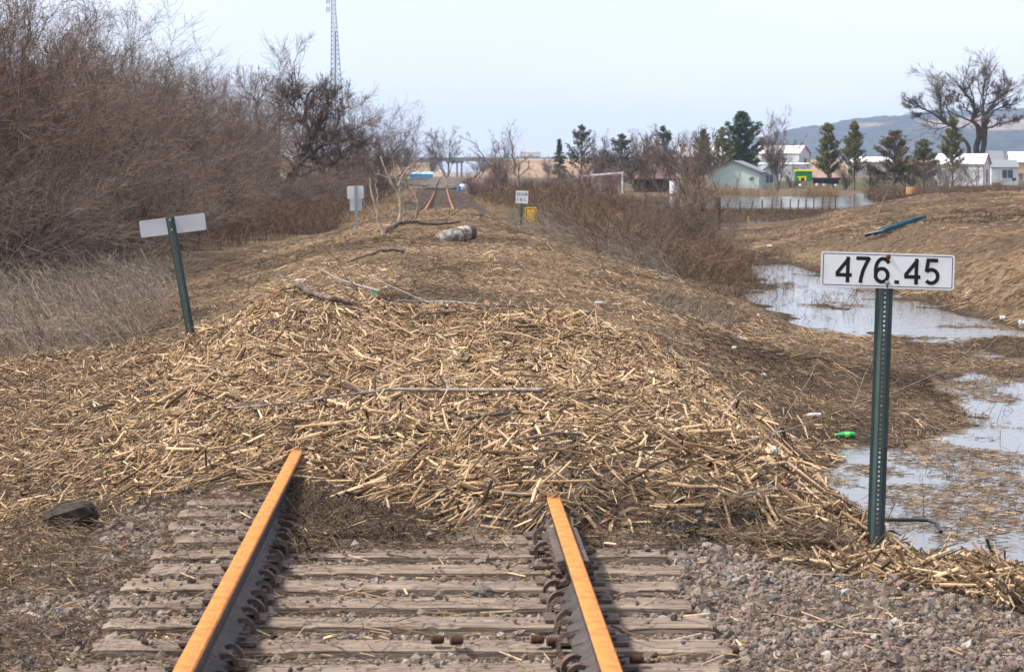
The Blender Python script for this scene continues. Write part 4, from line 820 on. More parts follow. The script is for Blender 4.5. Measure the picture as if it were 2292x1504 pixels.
# farmstead trees
C_G = ((.065, .11, .045), (.12, .15, .045), (.04, .078, .04)); C_Y = ((.17, .16, .045), (.11, .125, .04), (.22, .18, .05)); C_B = ((.19, .125, .055), (.15, .115, .05), (.22, .14, .065), (.12, .12, .04)); C_D = ((.10, .105, .07), (.14, .125, .085), (.17, .14, .11))
PG = conifer(501, 9, 6.2, True, C_G, bare=.16); SG = conifer(502, 9, 4.4, False, C_G, sp=.8); PY_ = conifer(503, 9, 5.6, True, C_Y, sp=.6, bare=.15); PY2 = conifer(513, 9, 5.6, True, C_Y, sp=.6, bare=.2); PG2 = conifer(511, 9, 7.0, True, C_G, sp=.75, bare=.1); PB = conifer(504, 9, 7.0, True, C_B, sp=.5, bare=.1); PD = conifer(505, 9, 7.4, True, C_D, sp=.36, bare=.08)
def cf(p, key, px, Y, top, label, sx=1.0, base=None, **kw):
    x = xat(px, Y); z = (max(gz(x, Y), -1.3) if base is None else base); plant(p, key, x, Y, (zat(top, Y) - z), label, z=z, sxy=sx, **kw)
cf(SG, 'sg', 1252, 330, 312, 'small bright conifer at the left end of the farm trees', .95)
cf(PD, 'pd', 1302, 350, 280, 'dull grey-green conifer right of the small bright conifer', 1.0)
cf(PD, 'pd', 1392, 345, 300, 'dull rounded conifer behind the white frame', 1.35)
cf(PD, 'pd', 1486, 350, 282, 'dull conifer tufted at the top, behind the low red-roofed building', 1.1)
cf(PG, 'pg', 1575, 400, 290, 'dark tufted conifer just left of the green house', .7)
cf(PY_, 'py', 1617, 420, 285, 'thin yellowish pine left of the big dark pine', .9)
cf(PG2, 'pg2', 1660, 425, 250, 'biggest dark green pine towering behind the green house', 1.0)
cf(SG, 'sg', 1665, 430, 322, 'low dark conifer filling in under the big dark pine', 2.2)
cf(PY_, 'py', 1853, 400, 276, 'green-yellow pine beside the green and yellow machine', .95)
cf(PY2, 'py2', 1912, 395, 272, 'olive pine with a split top, next right of the machine pine', .85)
cf(PB, 'pb', 2002, 390, 292, 'broad browning pine in the middle of the right yard', 1.35)
cf(PY_, 'py', 2068, 395, 312, 'squat olive pine right of the broad browning pine', 1.5)
cf(PY2, 'py2', 2132, 400, 262, 'tall thin olive pine in front of the giant cottonwood', .85)
# bare farm trees
x = xat(1430, 345); va(VB, 'vb', 1420, 345, 288, 'fan of bare twigs beside the dull rounded conifer', sxy=.9, rotz=1)
va(VA, 'va', 1335, 345, 285, 'reddish-grey bare tree between the two leftmost dull conifers', sxy=.9, rotz=4)
va(VB, 'vb', 1525, 330, 278, 'grey bare tree behind the young tree, left of the green house', sxy=1.2, rotz=2)
va(VA, 'va', 1742, 345, 240, 'tall bare tree in front of the white barn, right of the green house', sxy=.95, rotz=.5)
va(VB, 'vb', 1478, 332, 300, 'brown bare tree over the low red-roofed building', sxy=1.1, rotz=5)
for k, (px, top) in enumerate([(2078, 348), (2112, 352), (2150, 345), (2185, 352)]):
    va(YT, 'yt', px, 330, top, 'x', sxy=1.0) if False else plant(YT, 'yt', xat(px, 330), 330, (zat(top, 330) + 1.0), 'grey bare orchard tree, %s of the row before the right house' % ['first from the left', 'second', 'third', 'last'][k], z=-1.0, sxy=1.2, group='grey orchard trees in a row')
BIG = limbed(320, [([(8, -80), (8, 60), (5, 110), (-2, 160), (-12, 195), (-35, 222)], .7), ([(14, -80), (20, 90), (22, 130), (18, 170), (22, 205), (18, 240)], .6), ([(16, 60), (24, 120), (42, 165), (62, 195), (92, 212)], .55), ([(18, 40), (24, 85), (50, 100), (95, 112)], .35),
                   ([(20, 100), (45, 140), (80, 165), (110, 160)], .3), ([(2, -70), (-18, 0), (-35, 60), (-50, 95), (-78, 140), (-98, 175), (-102, 205)], .5), ([(-48, 90), (-75, 110), (-110, 140), (-140, 155), (-160, 172)], .40), ([(-60, 120), (-70, 160), (-60, 195)], .2), ([(2, 120), (-25, 150), (-45, 185)], .3), ([(-100, 135), (-125, 130), (-150, 120)], .18)], 1 / 12.07, n=(11, 11, 8), tmin=.035, t2=.028, lf=.28)
plant(BIG, 'big', xat(2183, 470), 470, .72, 'giant bare cottonwood with massive split trunks above the right house', z=zat(350, 470), rotz=0, raw=True, sxy=1.3)
for k, (px, top, lb) in enumerate([(1075, 335, 'on the bank right of the bridge opening'), (1105, 348, 'beside the green highway sign'), (1228, 345, 'right of the far truck trailer'), (965, 345, 'left of the bridge pier')]):
    va([VA, VB][k % 2], ['va', 'vb'][k % 2], px, 820 + 30 * k, top, 'small hazy bare tree far away, ' + lb, sxy=1.3)
tr_at(2285, 700, 345, 'reddish round bare tree on the far field at the right edge', wide=1.0)

for k, (px, Y, top, wd, lb) in enumerate([(1352, 350, 300, 1.5, 'between the dull conifers'), (1440, 352, 305, 1.5, 'over the red-roofed building'), (1545, 345, 300, 1.4, 'left of the green house roof'), (1770, 420, 345, 1.6, 'before the white barn'), (1890, 400, 350, 1.5, 'between the two olive pines'), (1955, 398, 345, 1.8, 'left of the browning pine'), (2035, 392, 345, 1.8, 'right of the browning pine'), (2100, 380, 352, 1.8, 'between the orchard trees and pines'), (2240, 380, 392, 1.8, 'below the big window of the white house')]):
    x = xat(px, Y); th_at(k, px, Y, top, 'grey-brown bare shrub in the farm yard, ' + lb, wide=wd, name='bare_shrub', group='bare shrubs between the farm trees')
# ------------------------------------------------------------------ track
def tie_mesh(seed):
    rng = np.random.default_rng(seed); nx, ny = 110, 9; x = np.linspace(-1.3, 1.3, nx); y = np.linspace(-.113, .113, ny)
    X, Y = np.meshgrid(x, y, indexing='ij'); ends = (np.abs(X) > 1.285)
    crack = np.abs(fbm(X * .9 + seed * 9, Y * 34 + 7 * fbm(X * 1.5, Y * 3, seed), seed, 3)); Z = -.008 * (crack < .035) * 1.0 + .012 * fbm(X * 1.2, Y * 9, seed + 3, 4) - .012 * (np.abs(Y) > .105) - .008 * ends
    Yj = Y + .010 * fbm(X * 3, Y * 0 + seed, seed + 4) + .004 * fbm(X * 20, Y * 0 + seed, seed + 5)
    X2 = X + ends * .03 * fbm(Y * 40, Y * 0, seed + 8)
    top = np.stack([X2, Yj, Z], -1).reshape(-1, 3); i = np.arange(nx - 1)[:, None] * ny + np.arange(ny - 1)[None]
    F = [np.stack([i, i + ny, i + ny + 1, i + 1], -1).reshape(-1, 4)]
    edge = list(range(0, nx * ny, ny)) + list(range((nx - 1) * ny + 1, nx * ny)) + list(range(nx * ny - 1 - ny, -1, -ny)) + list(range(ny - 2, 0, -1))
    b = top[edge].copy(); b[:, 2] = -.17; b[:, :2] *= .995; m = len(edge); n0 = len(top)
    F.append(np.array([(edge[k], edge[(k + 1) % m], n0 + (k + 1) % m, n0 + k)[::-1] for k in range(m)]))
    return mesh('railroad_tie', np.concatenate([top, b]), F, tie_m)
tms = [tie_mesh(s) for s in (3, 8, 14, 22, 31)]
rows = ['first', 'second', 'third', 'fourth', 'fifth', 'sixth', 'seventh', 'eighth', 'ninth', 'tenth', 'eleventh', 'twelfth', 'thirteenth', 'fourteenth', 'fifteenth', 'sixteenth']
TIEY = [TIE0 + TIES * i + random.uniform(-.02, .02) for i in range(14)]
for i, y in enumerate(TIEY):
    o = obj('railroad_tie', tms[i % 5], None, (random.uniform(-.05, .05), y, -.178 - .004 * random.random()), (R(random.uniform(-.8, .8)), 0, R(random.uniform(-1.1, 1.1)) + (math.pi if i % 2 else 0)))
    st = ['weathered grey', 'split grey', 'pale worn', 'dark-sided grey'][i % 4]
    ex = 'wooden tie under the rails, %s row up from the bottom of the photo' % rows[i] if i < 10 else 'wooden tie, mostly hidden by straw, %s row up from the bottom' % rows[i]
    tag(o, '%s %s' % (st, ex), 'railway tie', 'wooden ties under the clear near track')
# half-buried timber at the left shoulder
RP = [(-.075, -.178), (.075, -.178), (.075, -.168), (.022, -.148), (.009, -.13), (.009, -.052), (.034, -.038), (.0375, -.03), (.0375, -.008), (.031, -.001), (.012, .0015), (-.012, .0015), (-.031, -.001), (-.0375, -.008), (-.0375, -.03), (-.034, -.038), (-.009, -.052), (-.009, -.13), (-.022, -.148), (-.075, -.168)]
def railz(y): return np.interp(y, [0, 60, 100, 120, 145, 214, 372, 560, 720], [0, 0, -.1, -.18, -.30, -.50, -.58, -.3, -.05])
def rail(name, x0, label, joint=None):
    root = thing(name, label, 'rail', (x0, 9, 0), group='the two rusty rails')
    ys = np.concatenate([np.arange(-1.5, 20, .25), np.arange(20, 120, 5), np.arange(120, 725, 8)]) + 0.0
    k = len(RP); dz = railz(ys); V = []
    for y, z in zip(ys, dz): V += [(px_, y - 9, pz_ + z) for px_, pz_ in RP]
    V = np.array(V); a = np.arange(len(ys) - 1)[:, None] * k; i = np.arange(k)[None]; i2 = (i + 1) % k
    F = np.stack([a + i, a + i2, a + k + i2, a + k + i], -1).reshape(-1, 4); mi = np.tile(np.isin(np.arange(k), [8, 9, 10, 11, 12]).astype(int), len(ys) - 1)
    obj('rail_body', mesh('rail_body', V, [F], [railside_m, railtop_m], [mi], smooth=False), root)
    sg = 1 if x0 < 0 else -1         # gauge side direction
    first = True
    for j, y in enumerate(TIEY):
        if joint and joint[0] - .1 < y < joint[1] + .1: jn = True
        else: jn = False
        pm = MB(); pm.box((-.16, -.09, -.176), (.16, .09, -.166)); pm.box((-.16, -.09, -.166), (-.085, .09, -.160)); pm.box((.085, -.09, -.166), (.16, .09, -.160))
        pl = pm.build('tie_plate', rust_m, root, (0, y - 9, 0), bevel=.002)
        for s_, o_ in ((-1, .04), (1, -.045), (1, .05)):
            q = MB(); q.box((-.010, -.010, -.02), (.010, .010, .012)); q.box((-.022, -.016, .012), (.016, .016, .024)); q.build('spike', rust_m, pl, (s_ * .098, o_, -.165), (0, 0, 0 if s_ > 0 else math.pi), bevel=.003)
        for s_ in (-1, 1):           # drive-on anchors: curled steel bars gripping the foot either side of the tie
            if jn: continue
            if random.random() < .3: continue
            n_a = 15; Vv = []; Ff = []; wdt = .030; th_ = .010
            for q in range(n_a + 1):
                a_ = -1.25 + 3.35 * q / n_a; cx = .086 + .043 * math.cos(a_); cz = -.168 + .046 * math.sin(a_) + .008
                nx_, nz_ = math.cos(a_), math.sin(a_); tp = 1 - .35 * (q / n_a)
                for (dr, dw) in ((-th_, -wdt), (th_, -wdt), (th_, wdt), (-th_, wdt)): Vv.append(((cx + nx_ * dr) * sg, dw * .5 * tp, cz + nz_ * dr))
            for q in range(n_a):
                for e in range(4): Ff.append((q * 4 + e, q * 4 + (e + 1) % 4, q * 4 + 4 + (e + 1) % 4, q * 4 + 4 + e))
            Ff += [(3, 2, 1, 0), tuple(n_a * 4 + e for e in range(4))]
            q = MB(); q.add(Vv, [f for f in Ff]); q.build('rail_anchor', rust_m, root, (0, y - 9 + s_ * (.138 + random.uniform(-.012, .012)), random.uniform(-.008, .004)), (random.uniform(-.25, .25), 0, random.uniform(-.3, .3)))
    if joint:
        y0, y1 = joint
        for s_ in (-1, 1):
            q = MB(); pr = [(.0095, -.130), (.030, -.148), (.080, -.160), (.082, -.142), (.036, -.118), (.034, -.088), (.072, -.062), (.076, -.034), (.040, -.030), (.011, -.055)]
            q.prism([(p[0] * s_, p[1]) for p in (pr if s_ > 0 else pr[::-1])], y0 - 9, y1 - 9); jb = q.build('joint_bar', rust_m, root, bevel=.003)
            for t in np.linspace(y0 + .08, y1 - .08, 6):
                q = MB(); n6 = 6 if s_ < 0 else 4
                q.lathe([(.026, .012), (.026, .042)], n6, M=Matrix.Rotation(R(90 * s_), 4, 'Y') @ Matrix.Rotation(.4, 4, 'Z')); q.lathe([(.014, .0), (.014, .065)], 10, M=Matrix.Rotation(R(90 * s_), 4, 'Y'))
                q.build('bolt', rust_m, jb, (.034 * s_, t - 9, -.098))
    return root
rail('rail', -.7555, 'orange-topped rusty rail, the left one of the two')
rail('rail', .7555, 'orange-topped rusty rail with a bolted joint, the right one of the two', joint=(11.62, 12.72))

# ------------------------------------------------------------------ signs
def rrect(w_, h_, r_, n=6):
    P = []
    for cx, cy, a0 in ((w_ / 2 - r_, h_ / 2 - r_, 0), (-w_ / 2 + r_, h_ / 2 - r_, 90), (-w_ / 2 + r_, -h_ / 2 + r_, 180), (w_ / 2 - r_, -h_ / 2 + r_, 270)):
        for k in range(n + 1): a = R(a0 + 90 * k / n); P.append((cx + r_ * math.cos(a), cy + r_ * math.sin(a)))
    return P
def plate(name, w_, h_, r_, t_, m, parent, y=0, z=0, x=0, roll=0):   # faces -Y
    P = rrect(w_, h_, r_); b = MB(); b.prism(P, y - t_ / 2, y + t_ / 2)
    return b.build(name, m, parent, (x, 0, z), (0, roll, 0))
def frame_line(name, w_, h_, r_, lw, m, parent, y, label=None):
    A = rrect(w_, h_, r_); B = rrect(w_ - 2 * lw, h_ - 2 * lw, max(r_ - lw, .001)); k = len(A)
    V = [(p[0], y, p[1]) for p in A] + [(p[0], y, p[1]) for p in B]; F = [(i, (i + 1) % k, (i + 1) % k + k, i + k) for i in range(k)]
    b = MB(); b.add(V, F); return b.build(name, m, parent)
def stroke(pts, wd, closed=False):
    P = [Vector((p[0], p[1])) for p in pts]; n = len(P); L = []; Rr = []
    for i in range(n):
        if closed: a = (P[i] - P[i - 1]).normalized(); c = (P[(i + 1) % n] - P[i]).normalized()
        else: a = (P[i] - P[i - 1]).normalized() if i else (P[1] - P[0]).normalized(); c = (P[i + 1] - P[i]).normalized() if i < n - 1 else a
        t = (a + c); t = t.normalized() if t.length > 1e-6 else a; nn = Vector((-t.y, t.x)); s_ = 1 / max(.35, nn.dot(Vector((-a.y, a.x)))); L.append(P[i] + nn * wd / 2 * s_); Rr.append(P[i] - nn * wd / 2 * s_)
    V = L + Rr; F = [(i, (i + 1) % n, (i + 1) % n + n, i + n) for i in range(n if closed else n - 1)]
    return V, F
def arc(cx, cy, rx, ry, a0, a1, n=14): return [(cx + rx * math.cos(R(a0 + (a1 - a0) * i / n)), cy + ry * math.sin(R(a0 + (a1 - a0) * i / n))) for i in range(n + 1)]
SW = .135                           # stroke width for a glyph one unit tall
GL = {'4': (.62, [([(.46, 0), (.46, .98)], 0), ([(.505, .93), (.035, .33)], 0), ([(.0, .285), (.62, .285)], 0)]),
      '7': (.58, [([(.02, .93), (.53, .93)], 0), ([(.53, .97), (.40, .72), (.29, .46), (.225, .2), (.20, 0)], 0)]),
      '6': (.60, [(arc(.30, .315, .235, .25, 0, 360, 24)[:-1], 1), (arc(.33, .62, .265, .32, 28, 90, 7) + arc(.33, .50, .265, .44, 90, 180, 9)[1:] + [(.066, .36)], 0)]),
      '5': (.60, [([(.53, .93), (.155, .93), (.095, .49)], 0), (arc(.285, .325, .245, .255, 140, -140, 20), 0)]),
      '.': (.30, [([(.15, 0), (.15, .14)], 0)]),
      'B': (.60, [([(.09, 0), (.09, 1)], 0), ([(.06, .94), (.3, .94)] + arc(.32, .735, .17, .205, 90, -90, 8) + [(.09, .53)], 0), ([(.1, .53), (.32, .53)] + arc(.33, .295, .2, .235, 90, -90, 8) + [(.06, .06)], 0)]),
      'E': (.54, [([(.09, 0), (.09, 1)], 0), ([(.06, .94), (.5, .94)], 0), ([(.09, .52), (.44, .52)], 0), ([(.06, .06), (.5, .06)], 0)]),
      'G': (.62, [(arc(.32, .7, .23, .24, 20, 180, 10) + [(.09, .3)] + arc(.32, .3, .23, .24, 180, 350, 10) + [(.55, .45), (.33, .45)], 0)]),
      'I': (.22, [([(.11, 0), (.11, 1)], 0)]),
      'N': (.62, [([(.09, 0), (.09, 1)], 0), ([(.09, .97), (.53, .03)], 0), ([(.53, 0), (.53, 1)], 0)]),
      'T': (.56, [([(.28, 0), (.28, 1)], 0), ([(0, .94), (.56, .94)], 0)]),
      'W': (.82, [([(.05, 1), (.23, .02), (.41, .9), (.59, .02), (.77, 1)], 0)]),
      'C': (.60, [(arc(.32, .7, .23, .24, 15, 180, 10) + [(.09, .3)] + arc(.32, .3, .23, .24, 180, 345, 10), 0)])}
def lettering(text, h, m, parent, y, z0, gap=.10, sx=1.0, xoff=0, sw=SW, name='lettering', widths=None):
    tot = sum(GL[c][0] for c in text) + gap * (len(text) - 1); x = -tot / 2; b = MB(); n = 0
    for c in text:
        for pts, cl in GL[c][1]:
            w_ = sw * (1.0 if c != '.' else 1.25)
            V, F = stroke(pts, w_, cl); n += 1
            b.add([((v.x + x) * h * sx + xoff, y - .00004 * n, v.y * h + z0) for v in V], F)
        x += GL[c][0] + gap
    o = b.build(name, m, parent); o['label'] = 'black writing %s' % text; return o
def u_post(parent, H, m, top_bolts=(), z0=-.3, s=1.0, open_front=False, hole_from=0.0):
    """flanged U channel with punched holes, web towards -Y"""
    b = MB(); w_ = .014 * s; f = 1 if not open_front else -1; t = .0035
    def bx(xa, xb, ya, yb, za, zb): b.box((min(xa, xb), min(ya, yb), za), (max(xa, xb), max(ya, yb), zb))
    z = z0; pitch = .0254; hole = .0105
    bx(-w_, -hole / 2, 0, t * f, z0, H); bx(hole / 2, w_, 0, t * f, z0, H)
    k = 0
    while z < H:
        z2 = min(z + pitch - hole, H); bx(-hole / 2, hole / 2, 0, t * f, z, z2); z += pitch
    for sd_ in (-1, 1):              # slanted sides and outer flanges
        pr = [(sd_ * w_, 0), (sd_ * (w_ + .012 * s), .028 * s * f), (sd_ * (w_ + .012 * s) - sd_ * t, .030 * s * f), (sd_ * (w_ - t), t * f)]
        V = [(p[0], p[1], z0) for p in pr] + [(p[0], p[1], H) for p in pr]
        b.add(V, [(0, 1, 5, 4), (1, 2, 6, 5), (2, 3, 7, 6), (3, 0, 4, 7), (0, 3, 2, 1), (4, 5, 6, 7)])
        bx(sd_ * (w_ + .0122 * s), sd_ * (w_ + .027 * s), .027 * s * f, (.027 * s + t) * f, z0, H)
    return b.build('post', m, parent)
def bolt_part(parent, x, y, z, m, r=.009):
    q = MB(); q.lathe([(r * 1.5, 0), (r * 1.5, .003), (r, .004), (r * .9, .009), (r * .3, .010)], 12, M=Matrix.Rotation(R(90), 4, 'X')); return q.build('bolt', m, parent, (x, y, z))
# milepost at the right
g = snap(1962, 1212); Yp = 13.72; xb = xat(1962, Yp); zb = zat(1212, Yp)
S1 = thing('milepost_sign', 'white number board reading 476.45 on a punched green post', 'sign', (xb, Yp, zb), (0, R(2.0), 0))
Hp = (1212 - 567) * Yp / FX; u_post(S1, Hp, green_m, s=1.15)
fr = bpy.data.objects.new('board', None); px_c, py_c = 1986, 608
pw, phh = 299 * Yp / FX, 79 * Yp / FX
bd = plate('board', pw, phh, .014, .003, whitep_m, S1, -.004, Hp - phh / 2 + .002, .008, R(1.75 - 2.0))
fr_ = plate('face', pw - .002, phh - .002, .013, .0006, white_m, bd, -.0062)
frame_line('border', pw - .020, phh - .018, .010, .0042, black_m, bd, -.0068)
lettering('476.45', .143, black_m, bd, -.0069, -.070, gap=.13, sx=.99, xoff=.0, sw=.145, name='number')
bolt_part(bd, .0, -.0068, phh / 2 - .022, rusty_bolt_m); bolt_part(bd, 0, -.0068, -phh / 2 + .03, galv_m)
b = MB(); b.add([(x, -.00675, z) for x, z in ((-.008, phh / 2 - .008), (.011, phh / 2 - .006), (.013, phh / 2 - .024), (.006, phh / 2 - .04), (.002, phh / 2 - .062), (-.003, phh / 2 - .036), (-.011, phh / 2 - .026))], [tuple(range(7))]); b.build('rust_stain', rusty_bolt_m, bd)
b = MB(); b.add([(x, -.00675, z) for x, z in ((-.004, -phh / 2 + .024), (.004, -phh / 2 + .024), (.005, -phh / 2 + .003), (-.004, -phh / 2 + .003))], [(0, 1, 2, 3)]); b.build('rust_stain', rusty_bolt_m, bd)
# sign seen from the back at the left
Yl = 27.4; xb = xat(434, Yl); zb = zat(790, Yl)
S2 = thing('milepost_sign', 'blank metal back of a number board on a leaning green post at the left', 'sign', (xb, Yl, zb), (0, R(-10.2), 0))
Hl = math.hypot(790 - 487, 56) * Yl / FX; u_post(S2, Hl, green_m, s=1.15)
hb = 38 * Yl / FX; plate('board', 148 * Yl / FX, hb, .018, .003, alu_m, S2, .038, Hl - hb / 2 - .0, .015, R(10.2 - 7.2)); bolt_part(S2, 0, -.002, Hl - .03, galv_m); bolt_part(S2, 0, -.002, Hl - .14, galv_m)
# far left pair of plates seen from the back
Yw = 74; xb = xat(799, Yw); zb = zat(535, Yw)
S3 = thing('track_sign', 'grey post with a white plate above a smaller grey plate, seen from behind', 'sign', (xb, Yw, zb), (0, R(-1.3), 0))
b = MB(); b.box((-.045, 0, -.3), (.045, .03, 119 * Yw / FX)); b.build('post', galv_m, S3)
plate('upper_plate', 37 * Yw / FX, 29 * Yw / FX, .04, .004, whitep_m, S3, .036, (535 - 431) * Yw / FX, -.015)
plate('lower_plate', 27 * Yw / FX, 27 * Yw / FX, .015, .004, alu_m, S3, .036, (535 - 458.5) * Yw / FX, -.01)
# BEGIN T.W.C.
Yb = 79; xb = xat(1166, Yb); zb = zat(523, Yb)
S4 = thing('track_sign', 'small white sign reading BEGIN T.W.C. on a dark green post', 'sign', (xb, Yb, zb), (0, R(1.6), 0))
b = MB(); b.box((-.035, .004, -.3), (.035, .03, 90 * Yb / FX)); b.build('post', green_m, S4)
w4, h4 = 27.5 * Yb / FX, 28 * Yb / FX; bd = plate('plate', w4, h4, .03, .004, white_m, S4, 0, (523 - 441.5) * Yb / FX, .0, 0)
lettering('BEGIN', .112, black_m, bd, -.004, .035, gap=.14, sx=.92, sw=.13); lettering('T.W.C.', .112, black_m, bd, -.004, -.135, gap=.06, sx=.92, sw=.13)
# yellow sign
Yy = 80; xb = xat(1188, Yy); zb = zat(522, Yy)
S5 = thing('track_sign', 'yellow upright sign with a black frame line on a thin stake', 'sign', (xb, Yy, zb), (0, 0, 0))
b = MB(); b.box((-.018, .006, -.3), (.018, .03, 45 * Yy / FX)); b.build('stake', galv_m, S5)
w5, h5 = 26 * Yy / FX, 38 * Yy / FX; bd = plate('plate', w5, h5, .03, .004, yellow_m, S5, 0, (522 - 483) * Yy / FX, 0, 0); bd.rotation_euler = (0, R(-1.5), R(-4))
frame_line('border', w5 - .07, h5 - .08, .005, .022, black_m, bd, -.004)

# ------------------------------------------------------------------ washed-up things
def cyl_between(a, b_): return (Vector(b_) - Vector(a))
# propane tank
Yt = 57; A = at(985, 536, Yt); B = at(1058, 518, Yt + .55); ax = (B - A); Lc = ax.length
T = thing('gas_tank', 'rusty white gas cylinder lying on the straw across the line', 'gas tank', A - ax.normalized() * .10); T.rotation_euler = ax.to_track_quat('Z', 'Y').to_euler()
rt_ = 17.5 * Yt / FX; LL = 104 * Yt / FX
q = MB(); q.lathe([(rt_ * .3, -.0), (rt_ * .62, .03), (rt_ * .88, .08), (rt_, .15), (rt_, LL * .45), (rt_ * 1.012, LL * .45 + .01), (rt_ * 1.012, LL * .45 + .03), (rt_, LL * .45 + .04), (rt_, LL * .80), (rt_ * .95, LL * .86)], 36); q.build('shell', tank_m, T, smooth=True)
q = MB(); q.lathe([(rt_ * .99, LL * .8605), (rt_ * 1.05, LL * .865), (rt_ * 1.05, LL * .97), (rt_ * .98, LL * .97), (rt_ * .97, LL * .88), (rt_ * .3, LL * .87)], 36); q.build('foot_ring', rust_m, T, smooth=True)
q = MB(); q.lathe([(rt_ * .45, -.10), (rt_ * .47, -.10), (rt_ * .47, .03), (rt_ * .43, .03)], 20); q.lathe([(.02, -.08), (.025, -.02), (.03, .02)], 10); q.build('valve_collar', rust_m, T, smooth=True)
# dead washed-up tree with pale limbs
def limb(pp, Y0, r0, r1, Yd=0):
    n = len(pp); return [tuple(at(p[0], p[1], Y0 + Yd * i / (n - 1))) for i, p in enumerate(pp)], [r0 + (r1 - r0) * i / (n - 1) for i in range(n)]
def rel(o, pts): c = o.location; return [(p[0] - c.x, p[1] - c.y, p[2] - c.z) for p in pts]
def drift(name, label, cat, base, limbs, m, trunkn=1, m2=None, twigs=0, seed=0, tr=.004):
    o = thing(name, label, cat, base); rng = np.random.default_rng(seed)
    for part, ls in (('trunk', limbs[:trunkn]), ('branch', limbs[trunkn:])):
        for l in ls:
            pts, rd = limb(*l); P = np.array(rel(o, pts)); K = 22; t0 = np.linspace(0, 1, len(P)); t = np.linspace(0, 1, K)
            Q = np.stack([np.interp(t, t0, P[:, i]) for i in range(3)], 1); Q[1:-1] = (Q[:-2] + 2 * Q[1:-1] + Q[2:]) / 4; Q[1:-1] += rng.standard_normal((K - 2, 3)) * np.mean(rd) * .22
            rr = np.interp(t, t0, rd) * (1 + .14 * rng.standard_normal(K)); V, FL = tubes(Q[None], rr[None], 9, True)
            parts = [(V, FL, None)]
            if twigs and part == 'branch':
                a = grow(Q[None], rr[None], twigs, .25, 1, 42, 14, .34, 7, .06, .22, .6, rng); c = grow(*a, 3, .2, 1, 38, 14, .45, 5, .04, .22, .6, rng)
                for X_ in (a, c): V, FL = tubes(X_[0], np.maximum(X_[1], tr), 4); parts.append((V, FL, None))
            V, FL, _ = joinm(parts); obj(part, mesh(part, V, FL, m, smooth=True), o)
    return o
drift('driftwood_tree', 'bleached dead tree with pale forked limbs standing left of the gas cylinder', 'driftwood', at(862, 528, 66),
      [([(862, 530), (848, 500), (845, 478), (838, 450), (830, 425), (828, 400)], 66, .06, .014),
       ([(893, 500), (898, 470), (897, 445), (880, 418), (868, 392), (858, 372), (852, 350)], 69, .06, .012),
       ([(845, 482), (828, 470), (812, 450)], 66, .03, .008), ([(842, 465), (846, 435), (840, 415), (845, 402)], 66, .024, .007),
       ([(897, 450), (893, 420), (884, 395), (880, 360)], 69, .02, .005), ([(890, 418), (905, 385), (918, 372), (925, 365)], 69, .026, .007), ([(897, 455), (912, 430), (903, 402)], 69, .02, .006), ([(872, 400), (852, 392), (838, 388)], 69, .02, .005), ([(930, 490), (936, 460), (930, 440), (922, 425)], 70, .03, .010)],
      deadwood_m, 2, twigs=3, seed=5)
drift('driftwood_log', 'arched grey-brown log lying under the bleached dead tree', 'driftwood', at(868, 528, 65),
      [([(866, 528), (875, 508), (900, 497), (930, 496), (965, 503), (1000, 500), (1030, 497)], 66, .085, .035, 1)], wetwood_m, 1, seed=6)
drift('fallen_branch', 'long dark branch lying on the straw in front of the gas cylinder', 'branch', at(1032, 557, 53),
      [([(1034, 557), (1010, 562), (990, 568), (960, 562), (930, 558), (900, 562)], 53, .045, .025)], wetwood_m, 1, seed=7)
drift('fallen_branch', 'thin dark branch curving away to the left on the straw', 'branch', at(780, 585, 47),
      [([(775, 586), (810, 575), (845, 562), (880, 557), (905, 563)], 48, .02, .04)], wetwood_m, 1, seed=17)
drift('fallen_branch', 'dark twiggy branch standing up between the dead tree and the far rails', 'branch', at(985, 505, 75),
      [([(900, 510), (940, 470), (965, 440), (985, 400), (992, 392)], 75, .03, .010), ([(975, 505), (1000, 490), (1030, 470), (1060, 440)], 72, .025, .008), ([(958, 508), (985, 490), (975, 470)], 72, .02, .006)], wetwood_m, 1, twigs=5, seed=8)
def lay(name, label, pp, r0, r1, m, lift=.04, cat='branch', twigs=0, seed=1, extra=()):
    pts = []
    for p in pp: s_ = snap(p[0], p[1]); pts.append(Vector((s_.x, s_.y, s_.z + lift + (p[2] if len(p) > 2 else 0))))
    o = thing(name, label, cat, pts[0]); rng = np.random.default_rng(seed); P = np.array([tuple(p - pts[0]) for p in pts]); K = 40
    t0 = np.linspace(0, 1, len(P)); t = np.linspace(0, 1, K); Q = np.stack([np.interp(t, t0, P[:, i]) for i in range(3)], 1)
    for _ in range(3): Q[1:-1] = (Q[:-2] + 2 * Q[1:-1] + Q[2:]) / 4
    Q[1:-1] += rng.standard_normal((K - 2, 3)) * r0 * .12
    rr = np.linspace(r0, r1, K) * (1 + .08 * rng.standard_normal(K)); V, FL = tubes(Q[None], rr[None], 9, True); obj('main_stem', mesh('main_stem', V, FL, m, smooth=True), o)
    if twigs:
        a = grow(Q[None], rr[None], twigs, .15, 1, 35, 12, .28, 8, .01, .13, .6, rng); c = grow(*a, 3, .3, 1, 35, 12, .5, 5, .0, .15, .6, rng)
        pr = [tubes(X_[0], np.maximum(X_[1], .0012), 4) + (None,) for X_ in (a, c)]; V, FL, _ = joinm(pr); obj('twig_growth', mesh('twig_growth', V, FL, m, smooth=True), o)
    return o
lay('fallen_branch', 'long thin grey branch lying across the middle of the straw heap', [(1215, 908), (1150, 907), (1060, 908), (960, 908), (880, 905), (800, 915), (700, 930), (600, 943), (520, 948)], .017, .005, stick_m, .11, twigs=7, seed=3)
